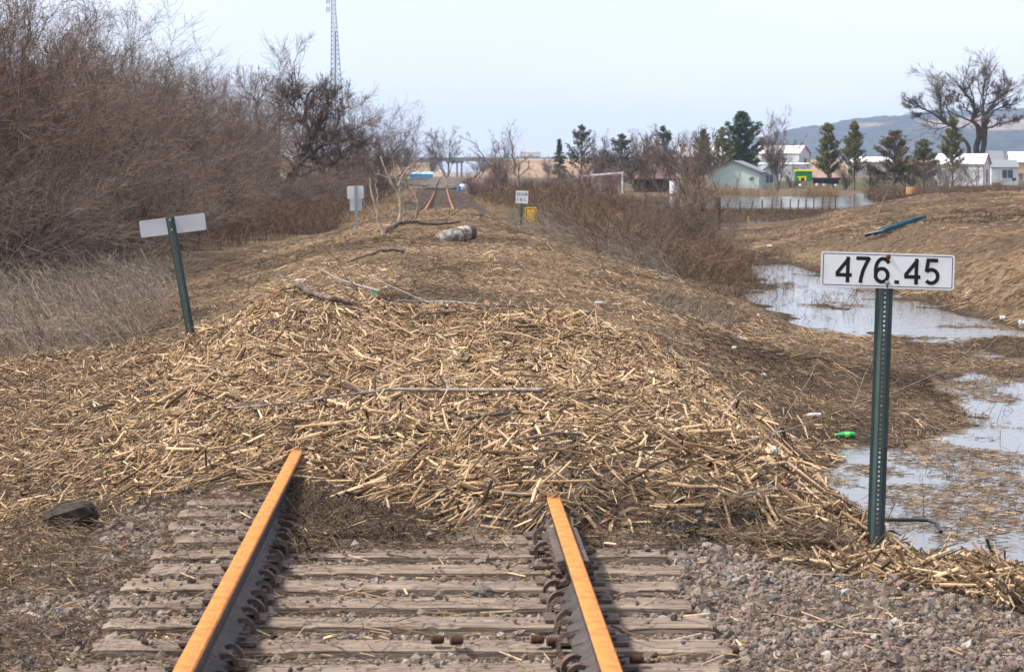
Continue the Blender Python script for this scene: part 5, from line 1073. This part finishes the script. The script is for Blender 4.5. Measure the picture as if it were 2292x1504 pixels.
lay('fallen_branch', 'knobbly mottled dark branch on the crest of the straw heap', [(664, 668, .10), (690, 676, .06), (712, 680, .04), (735, 690, .05), (760, 692, .04), (790, 700, .03)], .035, .022, wetwood_m, .05, seed=4)
lay('fallen_branch', 'slanting bare stalk leaning on the crest by the green bottle base', [(708, 612, .0), (752, 640, .0), (800, 662, .03), (850, 690, .06)], .010, .016, stick_m, .12, seed=9)
lay('fallen_branch', 'thin grey stick lying at the back of the heap right of the green bottle base', [(892, 702, .05), (950, 703, .05), (1010, 704, .05), (1090, 712, .05)], .012, .010, stick_m, .08, twigs=5, seed=10)
lay('fallen_branch', 'long pale stalk lying behind the green bottle base', [(830, 640, .05), (880, 665, .05), (940, 690, .03), (1000, 705, 0)], .008, .006, stick_m, .09, twigs=3, seed=12)
lay('fallen_branch', 'forked pale twig at the water edge below the right end of the heap', [(1668, 1010, .03), (1700, 1006, .05), (1722, 1002, .05), (1745, 990, .12), (1762, 990, .14)], .008, .004, deadwood_m, .03, twigs=3, seed=11)
lay('bent_stalk', 'single pale bent corn stalk standing up at the right edge of the heap', [(1630, 935, .02), (1645, 918, .05), (1656, 906, .08), (1670, 902, .10)], .013, .008, deadwood_m, .04, cat='stalk', seed=13)
lay('fallen_branch', 'thin dark twig tangled along the edge of the straw left of the green post', [(1665, 1150, .05), (1720, 1142, .07), (1780, 1140, .07), (1850, 1150, .05), (1920, 1160, .05)], .006, .003, stick_m, .04, twigs=3, seed=15)
for k, (pp_, r_, lb) in enumerate([([(950, 722), (1010, 715), (1080, 712), (1150, 716)], .011, 'dark twiggy branch along the back of the heap, right of centre'), ([(1060, 706), (1130, 700), (1190, 712), (1240, 730)], .008, 'dark bent twig at the back right corner of the heap'), ([(770, 655), (800, 668), (830, 676), (880, 690)], .014, 'dark wet stick under the slanting bare stalk'), ([(1180, 1012), (1240, 1000), (1300, 1003)], .012, 'reddish brown stick in the middle right of the straw heap'), ([(1040, 965), (1110, 955), (1150, 952)], .016, 'rotten brown wood splinter above the right rail tip'), ([(560, 770), (600, 742), (640, 722), (690, 705)], .010, 'dark twig following the left shoulder of the heap')]):
    lay('fallen_branch', lb, [(a_, b_, .03) for a_, b_ in pp_], r_, r_ * .5, wetwood_m, .05, twigs=6, seed=40 + k)
# black hose behind the milepost
hp = [(xat(1975, 14.6), 14.5, zat(1163, 14.5)), (xat(2040, 14.6), 14.6, zat(1163, 14.6)), (xat(2078, 14.6), 14.6, zat(1164, 14.6)), (xat(2098, 14.5), 14.5, zat(1172, 14.5)), (xat(2106, 14.4), 14.4, zat(1190, 14.4))]
q = MB(); q.tube(hp, .011, 10); tag(q.build('hose', hose_m, smooth=True), 'dark hose bent over the straw just right of the green post', 'hose')
# bottles, cobs, foam, cloth
def bottle(label, px, py, ln, r, yaw, m, lm=None, lift=.02, roll=0, cap_m=None):
    s_ = snap(px, py); o = thing('plastic_bottle', label, 'bottle', (s_.x, s_.y, s_.z + r * .6 + lift), (0, R(90) + roll, yaw))
    q = MB(); q.lathe([(r * .5, 0), (r * .95, ln * .03), (r, ln * .1), (r * .93, ln * .2), (r, ln * .3), (r * .93, ln * .42), (r, ln * .55), (r * .95, ln * .66), (r * .7, ln * .8), (r * .33, ln * .9), (r * .32, ln)], 18); q.build('bottle_body', m, o, smooth=True)
    q = MB(); q.lathe([(r * .40, ln * .955), (r * .42, ln * 1.04), (r * .3, ln * 1.05)], 14); q.build('cap', cap_m or m, o, smooth=True)
    if lm: q = MB(); q.lathe([(r * 1.02, ln * .30), (r * 1.03, ln * .31), (r * 1.03, ln * .56), (r * 1.02, ln * .57)], 18); q.build('paper_label', lm, o, smooth=True)
    return o
bottle('green soda bottle lying by the water just left of the green post', 1914, 981, .22, .032, math.pi + .1, gplastic_m, glabel_m, cap_m=glabel_m)
bottle('cloudy plastic bottle with an orange cap on the muddy slope', 1838, 937, .20, .030, math.pi + .15, cplastic_m, cap_m=orange_m)
bottle('crumpled clear bottle floating among straw right of the green post', 2117, 1000, .12, .045, 1.4, cplastic_m)
bottle('small clear bottle lying behind the heap among grey twigs', 1332, 685, .15, .03, .3, cplastic_m)
s_ = snap(836, 668); o = thing('plastic_bottle', 'green bottle base sticking up on the crest of the straw heap', 'bottle', (s_.x, s_.y, s_.z + .07), (R(75), 0, R(10)))
q = MB(); q.lathe([(.012, .01), (.028, .0), (.04, .012), (.043, .05), (.041, .09)], 18); q.build('bottle_body', gplastic_m, o, smooth=True)
for k, (px, py, a, lb) in enumerate([(978, 1432, .1, 'left of the middle pair'), (1021, 1434, .0, 'right of the first one'), (1202, 1432, -.1, 'left one of the pair near the right rail'), (1237, 1437, .15, 'right one of the pair near the right rail'), (1424, 1476, .1, 'lying outside the right rail'), (1640, 1428, -.8, 'at the end of a tie on the right')]):
    Yc = FX * (CZ + .150) / (py - PY0); s_ = Vector((xat(px, Yc), Yc, -.148 if k < 5 else gz(xat(px, Yc), Yc) + .05))
    q = MB(); prf = [(.006, -.026), (.015, -.024)] + [(.0175 + .0014 * (i % 2) - .0005 * i * .3, -.021 + .0047 * i) for i in range(10)] + [(.010, .029)]
    q.lathe(prf, 16, M=Matrix.Rotation(a + .0, 4, 'Z') @ Matrix.Rotation(R(90), 4, 'Y')); tag(q.build('corn_cob', cob_m, loc=s_), 'brown corn cob, %s' % lb, 'corn cob', 'broken corn cobs on the ties')
def chunk(name, label, cat, px, py, sx, sy, sz, m, seed, lift=.01, yaw=0, roll=0):
    s_ = snap(px, py); rng = np.random.default_rng(seed); bmn = 10
    q = MB(); prof_ = [(.25, -.5), (.42, -.42), (.5, -.2), (.47, 0), (.5, .22), (.4, .42), (.2, .5)]; q.lathe(prof_, bmn); V = np.concatenate(q.V); V = V * (1 + .16 * rng.standard_normal((len(V), 1))); V = V[:, [2, 0, 1]] * np.array([sx, sy, sz]); q.V = [V]
    return tag(q.build(name, m, loc=(s_.x, s_.y, s_.z + sz * .4 + lift), rot=(0, roll, yaw)), label, cat)
chunk('timber_block', 'dark broken timber block sticking out of the left stone shoulder', 'timber', 160, 1206, .27, .20, .17, mat('rotten_timber', (.10, .078, .062), col2=(.03, .024, .02), scale=14, stretch=(.6, 4, 4), rough=.95, bump=1, bscale=40), 31, lift=.06, yaw=.45, roll=-.18)
chunk('foam_piece', 'long narrow white foam scrap on the brown slope right of the heap', 'litter', 1661, 761, .20, .05, .035, foam_m, 1, yaw=-.5, roll=.15)
chunk('foam_piece', 'small square white foam scrap just below the long foam scrap', 'litter', 1643, 784, .06, .05, .05, foam_m, 2)
chunk('foam_piece', 'white scrap caught on grey twigs at the ditch edge', 'litter', 1698, 713, .06, .03, .09, foam_m, 3)
chunk('foam_piece', 'pale scrap lower on the muddy slope, above the cloudy bottle', 'litter', 1710, 845, .06, .05, .05, foam_m, 4)
chunk('foam_piece', 'flat beige scrap at the right edge of the straw heap', 'litter', 1585, 862, .07, .06, .03, foam_m, 5)
chunk('plastic_scrap', 'crumpled white and blue scrap at the shore under the pale twig', 'litter', 1731, 1030, .06, .05, .09, cplastic_m, 6)
chunk('plastic_scrap', 'pinkish wrapper lying behind the heap at the left', 'litter', 673, 632, .20, .08, .05, mat('pink_wrapper', (.75, .25, .25), col2=(.8, .75, .78), scale=30, lo=.45, hi=.5), 7)
chunk('plastic_scrap', 'small white scrap beside the shallow pool at the left', 'litter', 594, 566, .16, .08, .06, foam_m, 8)
chunk('white_ball', 'round white ball at the foot of the long bank, right edge', 'ball', 2288, 731, .13, .13, .13, foam_m, 9)
chunk('plastic_jug', 'small white jug left of the white ball by the water', 'litter', 2244, 717, .12, .12, .09, foam_m, 10)
chunk('plastic_scrap', 'bluish white scrap on the ditch mud behind the brambles', 'litter', 1639, 566, .2, .15, .12, cplastic_m, 11)
chunk('plastic_scrap', 'pale flat scrap at the far end of the ditch', 'litter', 1722, 554, .22, .15, .08, foam_m, 12)
# blue pallet on the bank
Yq = 80; A = at(1975, 522, Yq - .6); B = at(2074, 487, Yq + .3); s0 = ground([A.x, B.x], [A.y, B.y]); d = Vector((B.x - A.x, B.y - A.y, B.z - A.z)); Lp = d.length
o = thing('pallet', 'broken blue wooden pallet lying on the long straw bank', 'pallet', A); xd = d.normalized(); vw = Vector((A.x - CX, A.y, A.z - CZ)).normalized(); nz_ = xd.cross(vw).normalized(); nz_ = nz_ if nz_.z > 0 else -nz_; nz_ = (nz_ - .10 * vw).normalized(); yd = nz_.cross(xd).normalized(); zd = xd.cross(yd)
o.rotation_euler = Matrix((xd, yd, zd)).transposed().to_euler()
for k in range(6): q = MB(); q.box((Lp * .165 * k + .01, -.0, .075), (Lp * .165 * k + .13 + .02 * (k % 2), .95, .092)); q.build('deck_board', deadwood_m if k == 0 else blue_m, o)
for yy in (.02, .45, .88): q = MB(); q.box((0, yy - .02, -.02), (Lp, yy + .03, .074)); q.build('stringer', blue_m, o)
# ------------------------------------------------------------------ far things
# debris raft across the far rails
Yd = 360
o = drift('debris_raft', 'dark raft of washed-up branches lying across the far rails', 'driftwood', at(985, 423, Yd),
      [([(922, 423), (950, 419), (985, 420), (1010, 418), (1030, 424)], Yd, .25, .2), ([(930, 425), (960, 421), (995, 423), (1022, 421)], Yd - 2, .28, .2), ([(1010, 420), (1040, 408), (1062, 400)], Yd - 1, .12, .05)], wetwood_m, 2, twigs=10, seed=21, tr=.05)
q = MB(); s_ = at(1027, 428, 330); q.lathe([(.24, 0), (.27, .05), (.27, .3), (.25, .32), (.27, .35), (.27, .7), (.24, .74)], 18); tag(q.build('barrel', mat('bright_blue_plastic', (.03, .22, .42), var=.2), loc=(s_.x, s_.y, gz(s_.x, s_.y)), smooth=True), 'blue barrel beside the far track, right of the debris raft', 'barrel')
q = MB(); s_ = at(1040, 424, 345); q.lathe([(.1, -.8), (.4, -.7), (.52, -.5), (.52, .5), (.4, .7), (.1, .8)], 18, M=Matrix.Rotation(R(90), 4, 'Y')); tag(q.build('white_tank', whitep_m, loc=(s_.x, s_.y, gz(s_.x, s_.y) + .5), rot=(0, 0, .5), smooth=True), 'small white tank next to the blue barrel by the far track', 'tank')
# lattice mast
Ym = 620
def mast():
    x = xat(752, Ym); o = thing('lattice_mast', 'tall pale steel lattice mast rising over the left thicket', 'mast', (x, Ym, -1.2)); H = 62
    def hw(z): return np.interp(z, [0, 24, 43, 62], [2.2, 1.25, .5, .5])
    def xo(z): return np.interp(z, [0, 43, 62], [.9, -.6, -.9])
    legs = [(-1, -1), (1, -1), (1, 1), (-1, 1)]
    for (a, b_) in legs: q = MB(); zz = np.linspace(0, H, 14); q.tube([(a * hw(z) + xo(z), b_ * hw(z), z) for z in zz], .065, 6); q.build('leg', tower_m, o)
    q = MB(); z = 0; k = 0
    while z < H - .5:
        st = max(1.1, hw(z) * 1.15); z2 = min(z + st, H)
        for i in range(4):
            a, b_ = legs[i], legs[(i + 1) % 4]; h1, h2 = hw(z), hw(z2)
            p = (a[0] * h1 + xo(z), a[1] * h1, z); r_ = (b_[0] * h2 + xo(z2), b_[1] * h2, z2); p2 = (b_[0] * h1 + xo(z), b_[1] * h1, z); r2 = (a[0] * h2 + xo(z2), a[1] * h2, z2)
            q.tube([p, r_], .035, 4); q.tube([p2, r2], .035, 4); q.tube([r_, r2], .035, 4)
        z = z2; k += 1
    q.build('bracing', tower_m, o)
    q = MB(); q.box((-.15 + xo(30), -.1, 0), (.15 + xo(30), .1, H * .6)); q.build('cable_run', tower_m, o)
    for zc in (zat(22, Ym) + 1.2, zat(4, Ym) + 1.2, zat(12, Ym) + 1.2 + 4):
        q = MB()
        for dx in (-1.7, -1.35, -1.0): q.box((dx - .05 + xo(zc), -.5, zc - .7), (dx + .1 + xo(zc), -.42, zc + .7)); q.tube([(dx + xo(zc), -.46, zc), (xo(zc) - .4, -.46, zc)], .04, 4)
        q.build('antenna', tower_m, o)
mast()
# highway bridge, sign and trailer
Yh = 1092; o = thing('highway_bridge', 'concrete highway bridge crossing over the railway far ahead', 'bridge', (xat(1030, Yh), Yh, -1))
zt, zbm = zat(355.5, Yh) + 1, zat(361.5, Yh) + 1; xl, xr = xat(938, Yh) - o.location.x, xat(1110, Yh) - o.location.x
q = MB(); q.box((xl, -5, zbm), (xr, 7, zt)); q.build('deck', concrete_m, o)
q = MB(); q.box((xl - 60, -5.4, zt + .003), (xr + 90, -5.1, zt + .55)); q.build('parapet', concrete_m, o)
for pxp in (1023, 1033, 1004):
    q = MB(); xx = xat(pxp, Yh) - o.location.x; q.box((xx - .42, -3.6, -1), (xx + .42, -2.7, zbm - .7)); q.build('pier', concrete_m, o)
q = MB(); xa, xb_ = xat(1000, Yh) - o.location.x, xat(1038, Yh) - o.location.x; q.box((xa, -4, zbm - .69), (xb_, 4.5, zbm - .004)); q.build('pier_cap', concrete_m, o)
o = thing('highway_sign', 'green highway sign beside the road on the far bank', 'road sign', (xat(1135, 1085), 1087, zat(356, 1087)), (0, R(-18), R(-25)))
q = MB(); q.box((-1.3, 0, .4), (1.3, .1, 2.1)); q.build('panel', signgreen_m, o); q = MB(); q.box((-.8, .11, -2), (-.65, .2, .4)); q.box((.65, .11, -2), (.8, .2, .4)); q.build('post', galv_m, o)
o = thing('truck_trailer', 'white box trailer travelling on the highway bank right of the green sign', 'trailer', (xat(1187, 1098), 1098, zat(357, 1098) + 0.1))
q = MB(); q.box((-4.5, -1.3, 1.0), (4.5, 1.3, 3.2)); q.build('box_body', whitep_m, o, bevel=.1)
for xx in (-3.3, -2.2, 2.6, 3.6): q = MB(); q.lathe([(.5, -1.25), (.5, 1.25)], 14, M=Matrix.Rotation(R(90), 4, 'X')); q.build('wheel', tyre_m, o, (xx, 0, .5))
q = MB(); q.box((-4.4, -1.1, .8), (4.4, 1.1, .997)); q.build('chassis', dark_m, o)
q = MB(); q.tube([(-160, 0, .5), (-20, 0, .5), (120, 0, .5)], .12, 4)
for k in range(-20, 16): q.box((k * 8 - .06, .12, -.4), (k * 8 + .06, .2, .6))
tag(q.build('guard_rail', galv_m, loc=(xat(985, 1090), 1090.2, zat(358, 1090))), 'thin guard rail along the top of the far highway', 'guard rail')
# generic pitched-roof building: ridge along local Y, gable facing -Y
def house(name, label, loc, rotz, w_, l_, hw_, hr, wall, roof, trim=None, over=.3, rt=.12, group=None):
    o = thing(name, label, 'building', loc, (0, 0, rotz), group)
    q = MB(); V = [(-w_ / 2, 0, -1), (w_ / 2, 0, -1), (w_ / 2, 0, hw_), (0, 0, hr), (-w_ / 2, 0, hw_)]; V2 = [(x, l_, z) for x, y, z in V]
    q.add(V + V2, [(0, 1, 2, 3, 4), (9, 8, 7, 6, 5), (1, 6, 7, 2), (5, 0, 4, 9), (2, 7, 8, 3), (4, 3, 8, 9)]); q.build('wall', wall, o)
    sl = (hr - hw_) / (w_ / 2); q = MB()
    for s_ in (-1, 1):
        xo_ = s_ * (w_ / 2 + over); zo = hw_ - sl * over
        pr = [(0, hr + .004), (xo_, zo + .004), (xo_, zo + rt), (0, hr + rt)]
        if s_ > 0: pr = pr[::-1]
        q.prism(pr, -over, l_ + over)
    q.build('roof', roof, o)
    if trim:
        q = MB()
        for s_ in (-1, 1): 
            pr = [(0, hr + .008), (s_ * (w_ / 2 + over), hw_ - sl * over + .008), (s_ * (w_ / 2 + over), hw_ - sl * over + rt + .03), (0, hr + rt + .03)]
            if s_ > 0: pr = pr[::-1]
            q.prism(pr, -over - .12, -over - .003)
            q.box((s_ * w_ / 2 - .12, -.06, -1), (s_ * w_ / 2 + .12, -.003, hw_ - .1))
        q.build('trim', trim, o)
    return o
def win(o, x, z, w_, h_, side=0, fr=whitep_m, gl=glass_m, name='window', y=0):
    q = MB(); t = .1
    q.box((-w_ / 2 - t, -.07, -t), (w_ / 2 + t, -.004, 0)); q.box((-w_ / 2 - t, -.07, h_), (w_ / 2 + t, -.004, h_ + t)); q.box((-w_ / 2 - t, -.07, .001), (-w_ / 2, -.004, h_ - .001)); q.box((w_ / 2, -.07, .001), (w_ / 2 + t, -.004, h_ - .001)); q.box((-.04, -.06, .001), (.04, -.004, h_ - .001))
    f = q.build(name, fr, o, (x, y, z), (0, 0, side)); q = MB(); q.box((-w_ / 2 + .001, -.02, .001), (w_ / 2 - .001, -.006, h_ - .001)); q.build('pane', gl, f)
Yg = 400; k_ = Yg / FX
H1 = house('green_house', 'pale green house with a grey shingle roof standing at the flood edge', (xat(1642, Yg), Yg, zat(424, Yg)), R(-13), 115 * k_ / math.cos(R(13)), 12.5, 38 * k_, 62 * k_, siding_m, shingle_m, None, .35, .18)
q = MB(); wl = 115 * k_ / 2 / math.cos(R(13)); sl = (24 * k_) / wl
for s_ in (-1, 1):
    pr = [(0, 62 * k_ + .19), (s_ * (wl + .36), 38 * k_ - sl * .36 + .19), (s_ * (wl + .36), 38 * k_ - sl * .36 - .05), (0, 62 * k_ - .05)]; q.prism(pr if s_ < 0 else pr[::-1], -.42, -.352)
q.build('fascia', mat('dark_green_trim', (.10, .15, .14), var=.1), H1)
q = MB()
for k in range(6): q.box((-.6 - .02 * 0, 1.3 + k * 1.6, 62 * k_ + .05), (-.3, 1.6 + k * 1.6, 62 * k_ + .30))
q.build('roof_vents', dark_m, H1)
q = MB(); q.tube([(wl - .25, -.08, 0), (wl - .25, -.08, 36 * k_), (wl + .2, -.3, 37 * k_)], .05, 6); q.build('downspout', whitep_m, H1)
for yy in (2.0, 5.2): win(H1, wl, 1.0, .7, 1.4, side=R(90), y=yy)
q = MB(); q.lathe([(.05, 0), (.25, .03), (.42, .12), (.40, .14), (.2, .07)], 18, M=Matrix.Rotation(R(100), 4, 'X')); q.tube([(0, .0, 0), (.1, .45, -.6)], .04, 5); q.build('satellite_dish', galv_m, H1, (wl - 1.2, -.5, 1.6))
H1b = house('porch_wing', 'x', (0, 0, 0), 0, 3.2, 2.4, 2.5, 3.6, siding_m, shingle_m); H1b.parent = H1; H1b.location = (wl + .6, 8.6, .2); H1b.rotation_euler = (0, 0, R(25))
for kk in ('label', 'category'): del H1b[kk]
win(H1b, 0, .8, 1.2, 1.3)
H2 = house('white_barn', 'white metal barn with red trim behind the green house', (xat(1801, 480), 480, zat(378, 480)), R(62), 5.6, 9.5, 2.9, 4.3, whitep_m, metalroof_m, red_m, .15, .1)
q = MB(); q.box((-.5, -.05, .0), (.5, -.003, 1.3)); q.build('door', dark_m, H2, (.3, 0, .6))
H3 = house('white_shed', 'long low white shed with red lettering-like trim in front of the barn', (xat(1812, 460), 460, zat(392, 460)), R(80), 5, 10, 1.9, 2.1, whitep_m, metalroof_m, None, .1, .1)
H3['label'] = 'long low white shed in front of the red-trimmed barn'
H4 = house('farm_shed', 'faded red-roofed low open building left of the green house', (xat(1510, 350), 350, zat(428, 350)), R(88), 4, 5.6, 1.7, 2.6, brown_m, pinkroof_m, None, .2, .12)
H5 = house('white_barn', 'white barn with a red door at the right, before the giant cottonwood', (xat(2208, 440), 440, zat(413, 440)), R(66), 5.2, 8.5, 3.6, 5.2, whitep_m, metalroof_m, red_m, .25, .12)
q = MB(); q.box((-.5, -.06, .3), (.5, -.003, 2.6)); q.build('door', red_m, H5, (.4, 0, 0))
k5 = 452 / FX
H6 = house('white_house', 'small white house with a grey roof and big window at the right edge', (xat(2273, 452), 452, zat(413, 452)), R(90), 4.2, 60 * k5, 38 * k5, 53 * k5, siding_w_m, shingle_m, None, .2, .15)
win(H6, -2.1, 1.1, 1.9, 1.5, side=R(-90), fr=whitep_m, y=1.9)
H7 = house('white_house', 'steeper grey-roofed back part of the white house beside the barn', (xat(2242, 458), 458, zat(413, 458)), R(90), 5, 30 * k5, 42 * k5, 74 * k5, siding_w_m, shingle_m, None, .2, .15)
H8 = house('far_shed', 'tan shed with a white roof cut off by the right edge', (xat(2320, 560), 560, zat(378, 560)), R(84), 8, 6, 1.5, 3.6, mat('tan_siding', (.62, .42, .24), var=.1), metalroof_m, None, .3, .15)
H9 = house('white_shed', 'white roof showing between the olive pines in the right yard', (xat(1990, 500), 500, zat(380, 500)), R(88), 6, 8, 1.5, 2.4, whitep_m, metalroof_m, None, .2, .12)
H10 = house('white_barn', 'pale roof glimpsed left of and under the big dark pine', (xat(1705, 520), 520, zat(372, 520)), R(84), 8, 17, 2.0, 3.9, whitep_m, metalroof_m, None, .2, .12)
H11 = house('blue_building', 'low bright blue building beyond the track, left of the bridge pier', (xat(969, 900), 900, zat(398.5, 900)), R(90), 4, 8.2, 1.35, 2.0, bluebld_m, mat('pale_blue_roof', (.30, .55, .72), var=.1), None, .1, .08)
H12 = house('blue_building', 'narrow pale blue roof seen through the branches at the far left', (xat(868, 700), 700, zat(392, 700)), R(90), 4, 6.5, 1.2, 1.9, bluebld_m, mat('blue_roof', (.22, .42, .62), var=.1), None, .1, .08)
# white frame
kf = 330 / FX; o = thing('goal_structure', 'white goal-like frame of posts and a beam behind the weeds', 'frame', (xat(1393, 330), 330, zat(428, 330)))
def bar(nm, a, b_, r, m, par, sides=4): q = MB(); q.tube([a, b_], r, sides); return q.build(nm, m, par)
bar('post', (0, 0, -1), (0, 0, 42 * kf), .14, whitep_m, o); bar('crossbar', (.1, 0, 41 * kf), (-4.9, 6, 39 * kf - .35), .12, whitep_m, o); bar('post', (-4.9, 6, -1), (-4.9, 6, 36 * kf), .12, whitep_m, o); bar('crossbar', (-.0, 0, 40 * kf), (0, 9, 40 * kf), .09, whitep_m, o)
# white box by the water
q = MB(); q.box((-.85, -.5, 0), (.5, .5, 1.55)); q.box((-.9, -.55, 1.553), (.55, .55, 1.65)); kb = q.build('white_container', whitep_m, None, (xat(1515, 330), 330, -1.15), rot=(0, 0, .5), bevel=.05); tag(kb, 'white upright container standing at the water edge left of the green house', 'container')
q = MB(); q.box((-.6, -.5, 0), (.5, .5, 1.45)); q.box((-.3, -.52, .3), (.2, -.503, 1.2)); tag(q.build('grey_container', galv_m, None, (xat(1532, 334), 334, -1.15), rot=(0, 0, .5), bevel=.05), 'grey box standing beside the white upright container', 'container')
# green and yellow farm truck
Yv = 385; kv = Yv / FX; o = thing('farm_truck', 'green and yellow truck cab with a dark flatbed behind, parked in the yard', 'truck', (xat(1800, Yv), Yv, zat(421, Yv)), (0, 0, R(-4)))
q = MB(); q.box((-21 * kv, -.9, 15 * kv), (17 * kv, .9, 37 * kv)); q.build('cab', gfield_m, o, bevel=.06)
q = MB(); q.box((-21.6 * kv, -.95, 37.1 * kv), (17.6 * kv, .95, 40.5 * kv)); q.build('cab_roof', yfield_m, o, bevel=.04)
q = MB(); q.box((-16 * kv, -.93, 23 * kv), (4 * kv, -.903, 26 * kv)); q.box((-12 * kv, -.93, 16 * kv), (-8.5 * kv, -.903, 22.9 * kv)); q.box((0, -.93, 16 * kv), (3.4 * kv, -.903, 22.9 * kv)); q.build('yellow_trim', yfield_m, o)
q = MB(); q.box((-8.4 * kv, -.93, 15 * kv), (-.1 * kv, -.904, 22.8 * kv)); q.build('window', glass_m, o)
q = MB(); q.box((17.2 * kv, -.8, 18 * kv), (80 * kv, .8, 23 * kv)); q.box((20 * kv, -.6, 9 * kv), (76 * kv, .6, 17.9 * kv)); q.build('flatbed', dark_m, o)
for xx, rr in ((-12, 5.5), (25, 6), (40, 5.5), (66, 5)):
    q = MB(); q.lathe([(rr * kv, -.95), (rr * kv, -.65)], 20, M=Matrix.Rotation(R(90), 4, 'X')); wv_ = q.build('wheel', tyre_m, o, (xx * kv, -1.6 + .0, rr * kv + .05)); q = MB(); q.lathe([(rr * kv * .62, .955), (rr * kv * .5, .99), (.05, 1.0)], 16, M=Matrix.Rotation(R(90), 4, 'X')); q.build('hub', hubwhite_m, wv_, (0, 0, 0))
# wire fence in the flood
Yf = 186; kx = Yf / FX
fo = thing('wire_fence', 'thin wire fence with leaning wooden posts standing in the flooded field', 'fence', (xat(1740, Yf), Yf, -1.3))
pp = [(1605, 478, 32), (1630, 487, 32), (1656, 480, 30), (1681, 478, 28), (1707, 478, 30), (1727, 478, 34), (1748, 480, 34), (1768, 480, 34), (1785, 478, 33), (1804, 477, 33), (1821, 477, 36), (1840, 474, 34), (1855, 472, 32), (1870, 468, 30)]
tops = []
for k, (px, pb, hh) in enumerate(pp):
    yy = Yf + (k - 6) * .9; c = fo.location; ln = random.uniform(-.06, .12); x0 = xat(px, yy) - c.x; z0 = zat(pb, yy) - c.z; h_ = hh * yy / FX
    q = MB(); q.tube([(x0, yy - c.y, z0 - .4), (x0 + ln * .5, yy - c.y, z0 + h_ * .5), (x0 + ln * 1.2, yy - c.y, z0 + h_)], [.055, .05, .05], 6); q.build('post', postwood_m, fo); tops.append((x0 + ln, yy - c.y, z0, h_))
for f in (.45, .7, .92):
    q = MB(); q.tube([(t_[0], t_[1] - .07, t_[2] + t_[3] * f) for t_ in tops], .008, 3); q.build('wire', galv_m, fo)
for k, (px, pb, hh, r_) in enumerate([(1560 - 20, 500, 45, .16), (1606, 492, 50, .17)]):
    q = MB(); yy = 120; q.tube([(0, 0, -.5), (.02, 0, hh * yy / FX * .6), (0, 0, hh * yy / FX)], r_ * .9, 9); tag(q.build('fence_post', postwood_m, None, (xat(px, yy), yy, zat(pb, yy)), smooth=True), ['thick old wooden post hidden in the young tree', 'thick old wooden post just right of the young tree'][k], 'post')
q = MB(); q.tube([(0, 0, -.4), (0.01, 0, .85)], .03, 6); tag(q.build('stake', mat('new_wood_stake', (.42, .24, .10), var=.2), None, (xat(1675, 128), 128, zat(522, 128))), 'thin light wooden stake left of the long bank', 'stake')
for k, (px, hh, m_, lb) in enumerate([(2126, 17, whitep_m, 'white marker post behind the crest of the long bank, taller one'), (2146, 12, whitep_m, 'shorter white marker post right of the tall white marker'), (2267, 22, galv_m, 'thin grey stake with a blue tag in front of the white house')]):
    q = MB(); yy = 300; q.tube([(0, 0, -1), (0, 0, hh * yy / FX)], .07, 6); tag(q.build('marker_post', m_, None, (xat(px, yy), yy, zat(430 if k < 2 else 424, yy))), lb, 'post')
q = MB(); q.box((-.25, -.02, 0), (.25, .02, .35)); tag(q.build('blue_tag_board', blue_m, None, (xat(2270, 299), 299, zat(405, 299))), 'small blue board on the grey stake before the white house', 'board')
q = MB(); s_ = at(2040, 434, 140); q.lathe([(.25, 0), (.3, .05), (.3, .4), (.26, .45)], 14); tag(q.build('straw_bale', mat('orange_tan_bale', (.38, .20, .09), var=.4, scale=12, bump=1), None, (s_.x, s_.y, zat(437, 140)), smooth=True), 'small rusty orange bale on the skyline of the long bank', 'bale')
# washed-up clump on the crest of the bank
q = MB(); q.box((-.6, -.3, 0), (.6, .3, .35)); tag(q.build('red_crate', orange_m, None, (xat(2228, 440), 440, zat(414, 440)), bevel=.05), 'red crate on the lawn in front of the white house', 'crate')
# utility pole and wires at the right
Yu = 455; ku = Yu / FX; o = thing('utility_pole', 'pale utility pole beside the giant cottonwood with slack wires', 'utility pole', (xat(2148, Yu), Yu, -.6))
q = MB(); q.tube([(0, 0, -.5), (0, 0, 128 * ku)], [.15, .12], 8); q.build('pole', deadwood_m, o)
for k, (x1, y1, z1, sg_) in enumerate([(xat(2310, Yu), Yu, zat(296, Yu), .3), (xat(2310, Yu), Yu, zat(312, Yu), 1.2), (xat(1990, Yu), Yu, zat(335, Yu), 1.0)]):
    a = Vector((0, 0, (126 if k < 2 else 110) * ku - k * .3)); b_ = Vector((x1, y1, z1)) - o.location; pts = []
    for i in range(15): t = i / 14; p = a.lerp(b_, t); p.z -= sg_ * 4 * t * (1 - t); pts.append(tuple(p))
    q = MB(); q.tube(pts, .012, 4); q.build('wire', dark_m, o)
q = MB(); q.tube([(0, 0, -1), (0, 0, 9)], .08, 5); tag(q.build('street_pole', galv_m, None, (xat(957, 900), 900, -1)), 'thin far pole above the blue building', 'pole')
# ------------------------------------------------------------------ the air: far things fade to blue
hz = MB(); hz.box((-2500, -60, -6), (3400, 7600, 175)); hm = bpy.data.materials.new('haze'); hm.use_nodes = True; n_ = hm.node_tree
for x in list(n_.nodes):
    if x.type == 'BSDF_PRINCIPLED': n_.nodes.remove(x)
v = n_.nodes.new('ShaderNodeVolumePrincipled'); v.inputs['Color'].default_value = (.58, .76, 1.0, 1); v.inputs['Density'].default_value = .00011; v.inputs['Anisotropy'].default_value = .3
n_.links.new(v.outputs[0], n_.nodes['Material Output'].inputs['Volume'])
hb_ = hz.build('haze', hm); tag(hb_, 'thin blue haze over the far land', 'haze', kind='stuff')
